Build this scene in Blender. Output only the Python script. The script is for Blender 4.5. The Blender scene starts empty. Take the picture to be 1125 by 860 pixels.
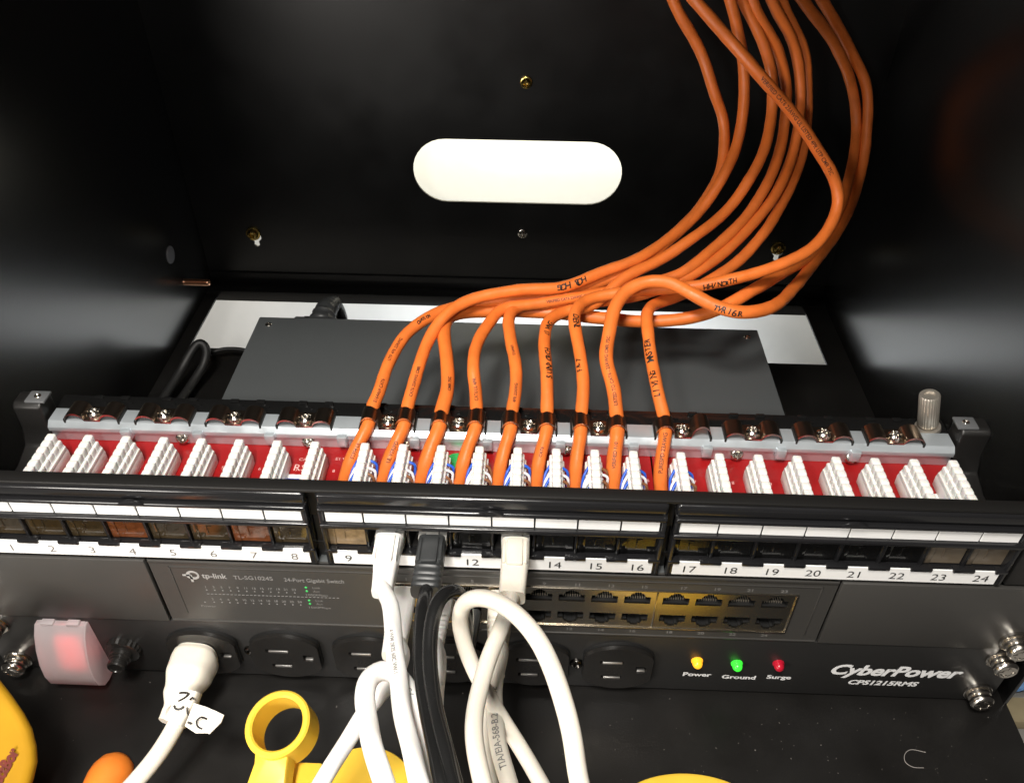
import bpy, bmesh, math, random
from mathutils import Vector, Matrix
random.seed(7)
sc = bpy.context.scene
S = 0.001                       # everything below is written in millimetres

# ------------------------------------------------------------------ camera
CAM = Vector((14.389, -219.078, 370.742)); FPX = 911.5
YAW, PITCH, ROLL = math.radians(-1.573), math.radians(40.332), math.radians(0.587)
_f = Vector((math.sin(YAW)*math.cos(PITCH), math.cos(YAW)*math.cos(PITCH), -math.sin(PITCH)))
_r = Vector((math.cos(YAW), -math.sin(YAW), 0)); _u = _r.cross(_f)
RR = math.cos(ROLL)*_r + math.sin(ROLL)*_u
UU = -math.sin(ROLL)*_r + math.cos(ROLL)*_u
cam_d = bpy.data.cameras.new('camera'); cam = bpy.data.objects.new('camera', cam_d)
sc.collection.objects.link(cam); sc.camera = cam
M = Matrix((RR, UU, -_f)).transposed().to_4x4(); M.translation = CAM*S
cam.matrix_world = M
cam_d.sensor_fit = 'HORIZONTAL'; cam_d.sensor_width = 36.0; cam_d.lens = FPX/1125*36.0
cam_d.shift_y = 5/1125; cam_d.clip_start = 0.01; cam_d.clip_end = 50

# ------------------------------------------------------------------ light
w = bpy.data.worlds.new('World'); sc.world = w; w.use_nodes = True
w.node_tree.nodes['Background'].inputs[0].default_value = (1.0, 0.93, 0.86, 1)
w.node_tree.nodes['Background'].inputs[1].default_value = 0.03
def area(name, loc, target, size, power, color=(1, 1, 1), size_y=None, spread=math.pi):
    d = bpy.data.lights.new(name, 'AREA'); d.energy = power; d.color = color
    d.shape = 'RECTANGLE'; d.size = size*S; d.size_y = (size_y or size)*S; d.spread = spread
    o = bpy.data.objects.new(name, d); sc.collection.objects.link(o)
    o.location = Vector(loc)*S
    o.rotation_euler = (Vector(target)-Vector(loc)).to_track_quat('-Z', 'Y').to_euler()
    return o
area('key_lamp', (-60, -265, 392), (-20, 20, 90), 26, 0.8, (1.0, 0.96, 0.90))
area('added_left_fill', (-340, -360, 190), (-100, 0, 80), 160, 2.1, (1.0, 0.94, 0.87))  # added soft fill from the front left, not a fixture of the room
area('ceiling_lamp', (-90, -320, 860), (0, 40, 110), 170, 9.6, (1.0, 0.95, 0.88))
area('hidden_wall_fill', (0, 398, 235), (0, 442, 95), 400, 2.6, (1.0, 0.935, 0.73), 20)  # added source hidden behind the back panel, brightens the wall seen through the slot
area('hidden_lower_wall_fill', (20, 330, -160), (0, 442, -110), 360, 0.5, (0.88, 0.94, 1.0), 20)  # added source below the cabinet, lifts the wall seen through the floor opening
sc.view_settings.view_transform = 'Standard'; sc.view_settings.look = 'None'
sc.view_settings.exposure = 0.0; sc.view_settings.gamma = 1.0

# ------------------------------------------------------------------ helpers
def ray(px, py):
    return _f + RR*((px-562.5)/FPX) - UU*((py-435)/FPX)
def PD(px, py, d): return CAM + ray(px, py)*d
def PY(px, py, Y=0.0):
    r = ray(px, py); return CAM + r*((Y-CAM.y)/r.y)
def PZ(px, py, Z):
    r = ray(px, py); return CAM + r*((Z-CAM.z)/r.z)
def V(*a): return Vector(a)

MATS = {}
def mat(name, col, rough=0.5, metal=0.0, bump=0.0, bscale=400.0, rvar=0.0, cvar=0.0, vscale=60.0, spec=0.5,
        trans=0.0, emit=None, estr=0.0, coat=0.0, sss=0.0, alpha=1.0, stretch=None):
    if name in MATS: return MATS[name]
    m = bpy.data.materials.new(name); m.use_nodes = True; nt = m.node_tree; b = nt.nodes['Principled BSDF']
    b.inputs['Base Color'].default_value = (*col, 1); b.inputs['Roughness'].default_value = rough
    b.inputs['Metallic'].default_value = metal; b.inputs['Specular IOR Level'].default_value = spec
    b.inputs['Transmission Weight'].default_value = trans; b.inputs['Coat Weight'].default_value = coat
    b.inputs['Alpha'].default_value = alpha
    if sss: b.inputs['Subsurface Weight'].default_value = sss; b.inputs['Subsurface Scale'].default_value = 0.002
    if emit: b.inputs['Emission Color'].default_value = (*emit, 1); b.inputs['Emission Strength'].default_value = estr
    tc = nt.nodes.new('ShaderNodeTexCoord'); out = tc.outputs['Object']
    if stretch:
        mp = nt.nodes.new('ShaderNodeMapping'); mp.inputs['Scale'].default_value = stretch
        nt.links.new(out, mp.inputs['Vector']); out = mp.outputs['Vector']
    def noise(scale, detail=4):
        n = nt.nodes.new('ShaderNodeTexNoise'); n.inputs['Scale'].default_value = scale; n.inputs['Detail'].default_value = detail
        nt.links.new(out, n.inputs['Vector']); return n
    if bump:
        n = noise(bscale); bp = nt.nodes.new('ShaderNodeBump'); bp.inputs['Strength'].default_value = bump
        bp.inputs['Distance'].default_value = 0.0004
        nt.links.new(n.outputs['Fac'], bp.inputs['Height']); nt.links.new(bp.outputs['Normal'], b.inputs['Normal'])
    if rvar:
        n = noise(vscale); mr = nt.nodes.new('ShaderNodeMapRange')
        mr.inputs['To Min'].default_value = max(0.02, rough-rvar); mr.inputs['To Max'].default_value = min(1, rough+rvar)
        mr.inputs['From Min'].default_value = 0.3; mr.inputs['From Max'].default_value = 0.7
        nt.links.new(n.outputs['Fac'], mr.inputs['Value']); nt.links.new(mr.outputs['Result'], b.inputs['Roughness'])
    if cvar:
        n = noise(vscale*1.7); mx = nt.nodes.new('ShaderNodeMix'); mx.data_type = 'RGBA'
        mx.inputs['A'].default_value = (*[c*(1-cvar) for c in col], 1); mx.inputs['B'].default_value = (*[min(1, c*(1+cvar)) for c in col], 1)
        nt.links.new(n.outputs['Fac'], mx.inputs['Factor']); nt.links.new(mx.outputs['Result'], b.inputs['Base Color'])
    MATS[name] = m; return m

cab_m = mat('black powder coat', (0.004, 0.004, 0.004), 0.36, bump=0.10, bscale=1800, rvar=0.05, vscale=30, spec=0.42)
side_m = mat('glossy black side enamel', (0.004, 0.004, 0.004), 0.27, bump=0.03, bscale=1800)
side_m.node_tree.nodes['Principled BSDF'].inputs['IOR'].default_value = 1.9
floor_m = mat('dusty black floor', (0.007, 0.0065, 0.006), 0.42, bump=0.12, bscale=1200, rvar=0.1, cvar=0.35, vscale=25, spec=0.35)
wall_m = mat('white wall paint', (0.75, 0.75, 0.745), 0.8, bump=0.1, bscale=200, cvar=0.03)
sw_m = mat('dark grey switch enamel', (0.072, 0.078, 0.080), 0.42, bump=0.08, bscale=2500, rvar=0.04)
swf_m = mat('dark grey faceplate enamel', (0.046, 0.044, 0.041), 0.40, bump=0.10, bscale=2500, rvar=0.04)
pdu_m = mat('black surge protector enamel', (0.020, 0.0195, 0.019), 0.38, bump=0.14, bscale=2000, rvar=0.05)
pp_m = mat('glossy black bezel plastic', (0.012, 0.012, 0.013), 0.18, rvar=0.05, bump=0.03, bscale=900)
ppm_m = mat('black panel metal', (0.010, 0.0095, 0.009), 0.42, bump=0.10, bscale=1500)
outl_m = mat('black outlet plastic', (0.014, 0.013, 0.012), 0.24, rvar=0.06)
dark_m = mat('cavity black', (0.004, 0.004, 0.004), 0.6)
label_m = mat('white label paper', (0.86, 0.86, 0.85), 0.55, coat=0.2)
ink_m = mat('black label ink', (0.02, 0.02, 0.02), 0.6)
print_m = mat('pale grey print', (0.33, 0.32, 0.31), 0.6)
print_dim = mat('faint grey print', (0.20, 0.195, 0.19), 0.6)
print_w = mat('white print', (0.82, 0.82, 0.82), 0.5)
pcb_m = mat('red circuit board', (0.30, 0.008, 0.009), 0.35, rvar=0.06, cvar=0.12, vscale=120)
idc_m = mat('white connector plastic', (0.80, 0.77, 0.74), 0.45, sss=0.15, bump=0.05, bscale=900)
zinc_m = mat('zinc plated steel', (0.66, 0.72, 0.76), 0.36, metal=0.62, bump=0.04, bscale=1200, rvar=0.08, vscale=120)
chrome_m = mat('nickel screw', (0.72, 0.68, 0.62), 0.18, metal=1.0)
clamp_m = mat('dark nickel strap', (0.30, 0.24, 0.19), 0.30, metal=1.0)
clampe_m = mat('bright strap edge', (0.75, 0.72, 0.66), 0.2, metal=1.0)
brass_m = mat('brass screw', (0.55, 0.40, 0.12), 0.25, metal=1.0)
copper_m = mat('copper stud', (0.50, 0.27, 0.16), 0.3, metal=1.0)
gold_m = mat('gold contacts', (0.85, 0.62, 0.30), 0.25, metal=1.0)
cage_m = mat('nickel port cage', (0.55, 0.50, 0.42), 0.24, metal=1.0, bump=0.04, bscale=600)
orange_m = mat('orange cable jacket', (0.70, 0.162, 0.027), 0.46, bump=0.6, bscale=230, rvar=0.12, cvar=0.22, vscale=70, spec=0.4)
oink_m = mat('black cable print', (0.10, 0.022, 0.006), 0.6)
marker_m = mat('black marker', (0.012, 0.008, 0.006), 0.5)
white_m = mat('white cable jacket', (0.74, 0.725, 0.70), 0.38, cvar=.05, bump=0.3, bscale=200, sss=0.1, rvar=0.06)
cream_m = mat('cream cable jacket', (0.68, 0.635, 0.55), 0.36, cvar=.06, bump=0.3, bscale=200, sss=0.1, rvar=0.06)
grey_ink = mat('grey cable print', (0.22, 0.21, 0.20), 0.6)
cord_m = mat('matte black cord', (0.008, 0.008, 0.008), 0.55)
blackc_m = mat('black cable jacket', (0.010, 0.010, 0.010), 0.22, bump=0.2, bscale=180, rvar=0.06)
boot_b = mat('black boot rubber', (0.030, 0.032, 0.033), 0.42, bump=0.05)
yellow_m = mat('yellow tool plastic', (0.88, 0.57, 0.055), 0.38, sss=0.1, rvar=0.06, bump=0.04)
ydark_m = mat('amber yellow case plastic', (0.36, 0.19, 0.008), 0.7, cvar=0.3, vscale=25, bump=0.1, bscale=300, spec=.12)
orangeb_m = mat('orange handle plastic', (0.88, 0.24, 0.03), 0.4, sss=0.1)
redink_m = mat('dark red print', (0.12, 0.012, 0.004), 0.6, cvar=0.5, vscale=300)

ORG = {}
def setp(o, label=None, cat=None, group=None, kind=None):
    if label: o['label'] = label
    if cat: o['category'] = cat
    if group: o['group'] = group
    if kind: o['kind'] = kind
    return o
def thing(name, loc, label, cat, group=None):
    o = bpy.data.objects.new(name, None); sc.collection.objects.link(o); o.empty_display_size = 0.01
    o.location = Vector(loc)*S; ORG[o.name] = Vector(loc)
    return setp(o, label, cat, group)
def place(o, parent, org):
    ORG[o.name] = Vector(org)
    if parent is not None:
        o.parent = parent; o.location = (Vector(org)-ORG[parent.name])*S
    else: o.location = Vector(org)*S
def build(name, bm, m, parent=None, org=None, smooth=35, label=None):
    """bm in world millimetres -> one mesh object"""
    if org is None: org = ORG[parent.name] if parent is not None else Vector((0, 0, 0))
    org = Vector(org)
    bmesh.ops.transform(bm, matrix=Matrix.Scale(S, 4) @ Matrix.Translation(-org), verts=bm.verts)
    me = bpy.data.meshes.new(name); bm.to_mesh(me); bm.free()
    ms = m if isinstance(m, (list, tuple)) else [m]
    for x in ms: me.materials.append(x)
    if smooth:
        me.shade_smooth(); me.set_sharp_from_angle(angle=math.radians(smooth))
    o = bpy.data.objects.new(name, me); sc.collection.objects.link(o); place(o, parent, org)
    if label: o['label'] = label
    return o
def dup(o, parent, delta):
    """copy a part (and its sub-parts) shifted by delta mm"""
    c = o.copy(); sc.collection.objects.link(c); place(c, parent, ORG[o.name]+Vector(delta))
    for ch in list(o.children):
        d = ch.copy(); sc.collection.objects.link(d); place(d, c, ORG[ch.name]+Vector(delta))
    return c
def join(bm, tmp, mi=0):
    for f in tmp.faces: f.material_index = mi
    me = bpy.data.meshes.new('t'); tmp.to_mesh(me); tmp.free(); bm.from_mesh(me); bpy.data.meshes.remove(me)
def box(bm, x0, x1, y0, y1, z0, z1, bev=0.0, seg=2, mi=0, mtx=None):
    t = bmesh.new(); bmesh.ops.create_cube(t, size=1)
    bmesh.ops.transform(t, matrix=Matrix.Translation(((x0+x1)/2, (y0+y1)/2, (z0+z1)/2)) @ Matrix.Diagonal((x1-x0, y1-y0, z1-z0, 1)), verts=t.verts)
    if bev: bmesh.ops.bevel(t, geom=t.edges[:], offset=bev, segments=seg, affect='EDGES', profile=0.5)
    if mtx is not None: bmesh.ops.transform(t, matrix=mtx, verts=t.verts)
    join(bm, t, mi)
def frame_of(ax):
    ax = Vector(ax).normalized(); h = Vector((0, 0, 1)) if abs(ax.z) < 0.9 else Vector((0, 1, 0))
    a = h.cross(ax).normalized(); b = ax.cross(a); return a, b, ax
def lathe(bm, c, axis, prof, n=24, mi=0, flute=0.0):
    """prof: list of (radius, height along axis)"""
    a, b, ax = frame_of(axis); c = Vector(c); t = bmesh.new(); rings = []
    for r, h in prof:
        ring = []
        for i in range(n):
            th = 2*math.pi*i/n; rr = r*(1-(flute if i % 2 else 0)) if r > 0 else 0
            ring.append(t.verts.new(c+ax*h+a*rr*math.cos(th)+b*rr*math.sin(th)))
        rings.append(ring)
    for p, q in zip(rings, rings[1:]):
        for i in range(n): t.faces.new((p[i], p[(i+1) % n], q[(i+1) % n], q[i]))
    t.faces.new(rings[0][::-1]); t.faces.new(rings[-1])
    bmesh.ops.remove_doubles(t, verts=t.verts, dist=1e-4); bmesh.ops.recalc_face_normals(t, faces=t.faces)
    join(bm, t, mi)
def prism(bm, poly, to3, depth_vec, bev=0.0, mi=0, seg=2):
    t = bmesh.new(); dv = Vector(depth_vec)
    a = [t.verts.new(to3(*p)) for p in poly]; b = [t.verts.new(to3(*p)+dv) for p in poly]
    t.faces.new(a); t.faces.new(b[::-1]); n = len(a)
    for i in range(n): t.faces.new((a[i], b[i], b[(i+1) % n], a[(i+1) % n]))
    bmesh.ops.recalc_face_normals(t, faces=t.faces)
    if bev:
        es = [e for e in t.edges if e.calc_face_angle(0) > 0.5]
        bmesh.ops.bevel(t, geom=es, offset=bev, segments=seg, affect='EDGES', profile=0.5)
    join(bm, t, mi)
def spline(pts, step=1.5):
    P = [Vector(p) for p in pts]; P = [P[0]*2-P[1]]+P+[P[-1]*2-P[-2]]; out = []
    for i in range(1, len(P)-2):
        p0, p1, p2, p3 = P[i-1:i+3]; n = max(2, int((p2-p1).length/step))
        # centripetal Catmull-Rom
        t0 = 0; t1 = t0+max(1e-3, (p1-p0).length)**.5; t2 = t1+max(1e-3, (p2-p1).length)**.5; t3 = t2+max(1e-3, (p3-p2).length)**.5
        for k in range(n):
            t = t1+(t2-t1)*k/n
            A1 = p0*((t1-t)/(t1-t0))+p1*((t-t0)/(t1-t0)); A2 = p1*((t2-t)/(t2-t1))+p2*((t-t1)/(t2-t1)); A3 = p2*((t3-t)/(t3-t2))+p3*((t-t2)/(t3-t2))
            B1 = A1*((t2-t)/(t2-t0))+A2*((t-t0)/(t2-t0)); B2 = A2*((t3-t)/(t3-t1))+A3*((t-t1)/(t3-t1))
            out.append(B1*((t2-t)/(t2-t1))+B2*((t-t1)/(t2-t1)))
    out.append(P[-2]); return out
def smooth_path(L, it=6):
    for _ in range(it):
        L = [L[0]]+[(L[i-1]+L[i]*2+L[i+1])/4 for i in range(1, len(L)-1)]+[L[-1]]
    return L
def tube(bm, L, r, n=14, mi=0, flat=1.0, up=None, tw=0.0):
    """r: number or function(s in 0..1). L: polyline"""
    rf = r if callable(r) else (lambda s: r)
    t = bmesh.new(); rings = []; T0 = (L[1]-L[0]).normalized(); a, b, _ = frame_of(T0)
    if up is not None: b = (Vector(up)-T0*T0.dot(Vector(up))).normalized(); a = b.cross(T0)
    for i, p in enumerate(L):
        T = (L[min(i+1, len(L)-1)]-L[max(i-1, 0)]).normalized()
        a = (a-T*a.dot(T)).normalized(); b = T.cross(a)
        rr = rf(i/(len(L)-1))
        rings.append([])
        for k in range(n):
            th = 2*math.pi*k/n; q = rr*(1+tw*math.sin(3*th+i*.42)+tw*.6*math.sin(2*th-i*.17))
            rings[-1].append(t.verts.new(p+a*q*math.cos(th)+b*q*flat*math.sin(th)))
    for p, q in zip(rings, rings[1:]):
        for i in range(n): t.faces.new((p[i], p[(i+1) % n], q[(i+1) % n], q[i]))
    t.faces.new(rings[0][::-1]); t.faces.new(rings[-1]); bmesh.ops.recalc_face_normals(t, faces=t.faces)
    join(bm, t, mi)
def curve_plate(outer, holes, thick, to_m):
    """flat plate in local xy (mm) with holes, extruded both ways by thick/2; returns bmesh transformed by to_m"""
    cu = bpy.data.curves.new('p', 'CURVE'); cu.dimensions = '2D'; cu.fill_mode = 'BOTH'; cu.extrude = thick/2
    for poly in [outer]+holes:
        sp = cu.splines.new('POLY'); sp.points.add(len(poly)-1)
        for k, (x, y) in enumerate(poly): sp.points[k].co = (x, y, 0, 1)
        sp.use_cyclic_u = True
    o = bpy.data.objects.new('p', cu); sc.collection.objects.link(o)
    me = bpy.data.meshes.new_from_object(o.evaluated_get(bpy.context.evaluated_depsgraph_get()))
    bm = bmesh.new(); bm.from_mesh(me); bpy.data.objects.remove(o); bpy.data.curves.remove(cu); bpy.data.meshes.remove(me)
    bmesh.ops.remove_doubles(bm, verts=bm.verts, dist=1e-4)
    bmesh.ops.transform(bm, matrix=to_m, verts=bm.verts); return bm
def rect(x0, x1, y0, y1): return [(x0, y0), (x1, y0), (x1, y1), (x0, y1)]
def circ(cx, cy, r, n=24, a0=0): return [(cx+r*math.cos(a0+2*math.pi*i/n), cy+r*math.sin(a0+2*math.pi*i/n)) for i in range(n)]
FRONT = Matrix(((1, 0, 0, 0), (0, 0, -1, 0), (0, 1, 0, 0), (0, 0, 0, 1)))   # local xy -> world xz, local z -> -y
_TX = {}
def text_bm(body, size, bold=0.0, shear=0.0, align='LEFT', space=1.0, sx=1.0):
    cu = bpy.data.curves.new('t', 'FONT'); cu.body = body; cu.size = size/0.73; cu.offset = bold; cu.shear = shear
    cu.align_x = align; cu.space_character = space; cu.resolution_u = 3
    o = bpy.data.objects.new('t', cu); sc.collection.objects.link(o)
    me = bpy.data.meshes.new_from_object(o.evaluated_get(bpy.context.evaluated_depsgraph_get()))
    bm = bmesh.new(); bm.from_mesh(me); bpy.data.objects.remove(o); bpy.data.curves.remove(cu); bpy.data.meshes.remove(me)
    if sx != 1: bmesh.ops.transform(bm, matrix=Matrix.Diagonal((sx, 1, 1, 1)), verts=bm.verts)
    return bm
def add_text(bm, body, size, p, xd, yd, mi=0, **k):
    """size = cap height in mm, p = baseline start, xd/yd = directions"""
    t = text_bm(body, size, **k); xd = Vector(xd).normalized(); yd = Vector(yd).normalized(); n = xd.cross(yd)
    m = Matrix((xd, yd, n)).transposed().to_4x4(); m.translation = Vector(p)
    bmesh.ops.transform(t, matrix=m, verts=t.verts); join(bm, t, mi)
def hand_on_path(bm, L, s0, body, size, r, face, rev=False, shift=0.0, **k):
    u = 0.0; sg = -1 if rev else 1
    for ch in body:
        if ch == ' ': u += size*.55; continue
        z = size*random.uniform(.85, 1.15)
        text_on_path(bm, L, s0+sg*u, ch, z, r, face, rev, shift=shift+random.uniform(-.25, .25), shear=random.uniform(-.15, .3), sx=random.uniform(.8, 1.1), **k)
        u += z*random.uniform(.68, .86)
def text_on_path(bm, L, s0, body, size, r, face, rev=False, mi=0, shift=0.0, **k):
    """wrap text round a tube of radius r along polyline L starting at arc length s0 (mm)"""
    t = text_bm(body, size, **k)
    bmesh.ops.triangulate(t, faces=t.faces); bmesh.ops.subdivide_edges(t, edges=[e for e in t.edges if e.calc_length() > 0.6], cuts=1)
    acc = [0]
    for a, b in zip(L, L[1:]): acc.append(acc[-1]+(b-a).length)
    for v in t.verts:
        u, h = v.co.x, v.co.y-size/2+shift
        if rev: u, h = -u, -h
        s = min(max(s0+u, 0.01), acc[-1]-0.01); i = 0
        while acc[i+1] < s: i += 1
        f = (s-acc[i])/(acc[i+1]-acc[i]); p = L[i].lerp(L[i+1], f)
        T = (L[min(i+2, len(L)-1)]-L[max(i-1, 0)]).normalized()
        n = (Vector(face)-p); n = (n-T*n.dot(T)).normalized(); bb = n.cross(T)
        th = h/r; v.co = p+(n*math.cos(th)+bb*math.sin(th))*(r+0.17)
    join(bm, t, mi)
def philips(bm, c, r, h, axis=(0, -1, 0), mi=0, n=20):
    """pan head screw with a cross recess"""
    lathe(bm, c, axis, [(r, 0), (r, h*.35), (r*.9, h*.7), (r*.6, h*.95), (r*.55, h*.95), (r*.3, h*.45), (0.01, h*.4)], n, mi)
    a, b, ax = frame_of(axis)
    for k in range(2):
        d = (a if k else b); e = (b if k else a)
        for s in (-1, 1):
            q = Vector(c)+ax*h*.92+d*s*r*.62
            m = Matrix((d, e, ax)).transposed().to_4x4(); m.translation = q
            box(bm, -r*.2, r*.2, -r*.1, r*.1, -h*.2, h*.06, 0, mi=mi, mtx=m)

# ------------------------------------------------------------------ setting
bm = bmesh.new(); box(bm, -900, 900, 442, 452, -700, 900)
setp(build('wall', bm, wall_m), kind='structure')
bm = bmesh.new(); box(bm, -900, 900, -700, 441, -268, -258)
setp(build('tabletop', bm, mat('pale grey tabletop', (0.35, 0.34, 0.32), 0.5, cvar=0.1)), kind='structure')

# ------------------------------------------------------------------ cabinet
W, D, Z0 = 248.6, 352.5, -2.0
cab = thing('equipment_cabinet', (0, 200, Z0), 'open black metal wall cabinet with a rounded slot in its back panel', 'cabinet')
outer = rect(-W-1.5, W+1.5, Z0+0.2, 400)
def stad(cx, cy, hw, hh, n=16):
    o = []
    for s in (1, -1):
        for i in range(n+1):
            a = -math.pi/2+math.pi*i/n
            o.append((cx+s*(hw-hh)+s*hh*math.cos(a), cy+s*hh*math.sin(a)))
    return o
def keyhole(x, z):   # where the narrow lobe peeps out below its screw
    return [(x+(a-x)*1.25+.8, z+(b-z)*1.2) for a, b in [(x-1.2, z+1), (x-3.2, z-3.2), (x-2.6, z-5.5), (x-1.6, z-6.6), (x-1.8, z-9.2), (x-0.2, z-10.6), (x+1.6, z-9.6), (x+1.5, z-6.6), (x+3.2, z-5), (x+3.4, z-2.5), (x+1.4, z+1)]]
kx = [PY(278, 257, D-2), PY(855, 273, D-2)]
holes = [stad(0.9, 100.8, 76.8, 24.6)]+[keyhole(p.x, p.z) for p in kx]
bm = curve_plate(outer, holes, 1.5, Matrix.Translation((0, D+.8, 0)) @ FRONT)
build('back_panel', bm, cab_m, cab)
for s in (-1, 1):
    bm = bmesh.new(); box(bm, *sorted((s*W, s*(W+1.5))), -1, D, Z0, 400, 0.3, 1)
    box(bm, *sorted((s*(W-9), s*W)), 20, 34, Z0, 398, 0.4, 1)          # rack rail
    build('side_panel', bm, side_m, cab)
bm = bmesh.new(); box(bm, -W-1.5, W+1.5, -1, D+1.5, 400, 401.5, .3, 1); build('top_panel', bm, cab_m, cab)
bm = curve_plate(rect(-W-1.5, W+1.5, -170, D), [rect(-239, 231, 265, 339.5)], 1.5, Matrix.Translation((0, 0, Z0-.75)))
build('floor_panel', bm, floor_m, cab)
bm = bmesh.new(); box(bm, -W, W, D-13, D-0.1, Z0, Z0+1.5, 0.5); box(bm, -W, W, D-13.4, D-11.9, Z0-8, Z0+1.4, .5); box(bm, -W, W, D-1.6, D-0.1, Z0, Z0+12, 0.6)
build('rear_flange', bm, cab_m, cab)
def wall_screw(px, py, r, m, name='mounting_screw', h=4.5, washer=True):
    p = PY(px, py, D-1); b = bmesh.new()
    if washer: lathe(b, (p.x, D-.1, p.z), (0, -1, 0), [(r*1.0, 0), (r*1.0, 1.2), (r*.8, 1.6)], 24)
    philips(b, (p.x, D-.1, p.z), r*.78, h)
    return build(name, b, m, cab, (p.x, D, p.z))
wall_screw(278, 257, 5.6, brass_m); wall_screw(855, 273, 5.6, brass_m); wall_screw(578, 91, 4.2, brass_m)
wall_screw(574, 257, 3.6, chrome_m, h=3)
p = V(-W, 306, 28.6); bm = bmesh.new()
prof = [(2.6, 0)]
for k in range(18): prof += [(2.6, .5+k*1.0), (2.25, 1.0+k*1.0)]
lathe(bm, p, (1, 0, 0), prof+[(2.2, 19), (1.2, 19.8)], 16)
build('threaded_stud', bm, copper_m, cab, p)
p = V(-W, 296.8, 57.6); bm = bmesh.new(); lathe(bm, p, (1, 0, 0), [(6.4, 0), (6.2, .6), (4.8, .9)], 28)
build('hole_plug', bm, mat('grey hole plug', (0.10, 0.10, 0.105), 0.5), cab, p)

# ------------------------------------------------------------------ surge protector
pdu = thing('surge_protector', (0, 0, 0), 'black surge protector strip with six outlets and three indicator lamps, lowest of the units', 'surge protector')
ZT = 43.4
def outlet_face(cx, cz, r=16.8, fl=14.2):
    o = []
    for i in range(48):
        a = 2*math.pi*i/48; x = max(-fl, min(fl, r*math.cos(a))); z = r*math.sin(a)
        o.append((cx+x*1.13, cz+z*0.98))
    q = []
    for t in o:
        if not q or (Vector(q[-1])-Vector(t)).length > .3: q.append(t)
    return q
OX = [-136.6, -97.4, -58.2, -19.0, 20.2, 59.4]; OZ = 21.6
bm = bmesh.new(); box(bm, -241.3, 241.3, 0, 2, 0, ZT, 0.5); box(bm, -215, 215, 2, 60, 0.5, ZT-.6, 0.8)
build('housing', bm, pdu_m, pdu)
outs = []
cx, cz = OX[0], OZ
of = outlet_face(cx, cz)
slots = [rect(cx-8.6, cx+2.2, cz+3.6, cz+6.4), rect(cx-7.4, cx+2.2, cz-8.6, cz-5.8),
         [(cx+8.4, cz-2.4), (cx+12.4, cz-2.4), (cx+13.4, cz-1.2), (cx+13.6, cz), (cx+13.4, cz+1.2), (cx+12.4, cz+2.4), (cx+8.4, cz+2.4)]]
b = curve_plate(of, slots, 2.2, Matrix.Translation((0, -2.5, 0)) @ FRONT)
t = bmesh.new(); t.from_mesh(bpy.data.meshes.new('x'));
o1 = build('outlet', b, outl_m, pdu, (cx, 0, cz))
b = curve_plate(outlet_face(cx, cz, 17.3, 14.6), [], 1.35, Matrix.Translation((0, -.7, 0)) @ FRONT)
build('outlet_collar', b, dark_m, o1, (cx, 0, cz))
b = bmesh.new()
for (xa, xb, za) in ((cx-8.4, cx+2.0, cz+3.7), (cx-7.2, cx+2.0, cz-8.5)):
    box(b, xa+1.0, xb-.2, -3.55, -1.6, za, za+1.4, .2)
box(b, cx+9.2, cx+12.8, -3.2, -1.6, cz-2.3, cz-1.5, .1); box(b, cx+9.2, cx+12.6, -2.6, -1.6, cz+1.3, cz+2.2, .1)
build('contacts', b, mat('bright contact steel', (.75, .73, .70), .33, metal=.95), o1, (cx, 0, cz))
outs = [o1]+[dup(o1, pdu, (x-cx, 0, 0)) for x in OX[1:]]
bm = bmesh.new(); philips(bm, (-114.7, 0, 22), 3.2, 2.0)
scr = build('panel_screw', bm, mat('black screw', (0.08, 0.075, 0.07), 0.25, metal=1), pdu, (-114.7, 0, 22)); dup(scr, pdu, (155.0, 0, -1.5))
# breaker button
c = PY(137, 711); bm = bmesh.new()
lathe(bm, (c.x, 0, c.z), (0, -1, 0), [(8.4, 0), (8.4, 1.0), (8.1, 3.0), (7.4, 3.4)], 44, flute=.06)
lathe(bm, (c.x, 0, c.z), (0, -1, 0), [(5.2, 3), (5.2, 6.0), (4.8, 6.4)], 28)
lathe(bm, (c.x, 0, c.z), (0, -1, 0), [(4.4, 6), (4.4, 7.4), (3.8, 7.6), (3.8, 8.4), (4.2, 8.8), (4.2, 10.6), (3.7, 11.3), (3.2, 11.3), (3.0, 10.8)], 28)
build('breaker_button', bm, outl_m, pdu, (c.x, 0, c.z))
# switch guard and rocker
gx0, gx1 = -211, -187
bm = bmesh.new(); box(bm, -204, -192, -2.8, 1, 13, 32, 1.8, 3); box(bm, -202.5, -193.5, -5.6, -2, 20, 30, 1.7, 3)
build('rocker_switch', bm, mat('lit red rocker', (0.55, 0.01, 0.01), 0.3, emit=(1, 0.03, 0.03), estr=0.9, cvar=.8, vscale=120), pdu, (-198, 0, 22))
prof = [(-.3, 41), (-3, 41.2), (-6.5, 37), (-10, 30), (-12.6, 22), (-13.6, 14), (-12.8, 7), (-10, 2.4), (-6, 0.8), (-0.3, 0.6)]
inn = [(-.3, 39.6), (-2.6, 39.8), (-5.6, 36.2), (-8.9, 29.6), (-11.4, 21.8), (-12.4, 14), (-11.7, 7.8), (-9.3, 3.7), (-5.8, 2.2), (-.3, 2)]
bm = bmesh.new()
prism(bm, prof, lambda y, z: V(gx0, y, z), (1.2, 0, 0), 0.25); prism(bm, prof, lambda y, z: V(gx1-1.2, y, z), (1.2, 0, 0), .25)
t = bmesh.new()
A = [[t.verts.new((x, y, z)) for (y, z) in prof] for x in (gx0+1.2, gx1-1.2)]; B = [[t.verts.new((x, y, z)) for (y, z) in inn] for x in (gx0+1.2, gx1-1.2)]
for i in range(len(prof)-1):
    t.faces.new((A[0][i], A[1][i], A[1][i+1], A[0][i+1])); t.faces.new((B[0][i], B[0][i+1], B[1][i+1], B[1][i]))
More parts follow.
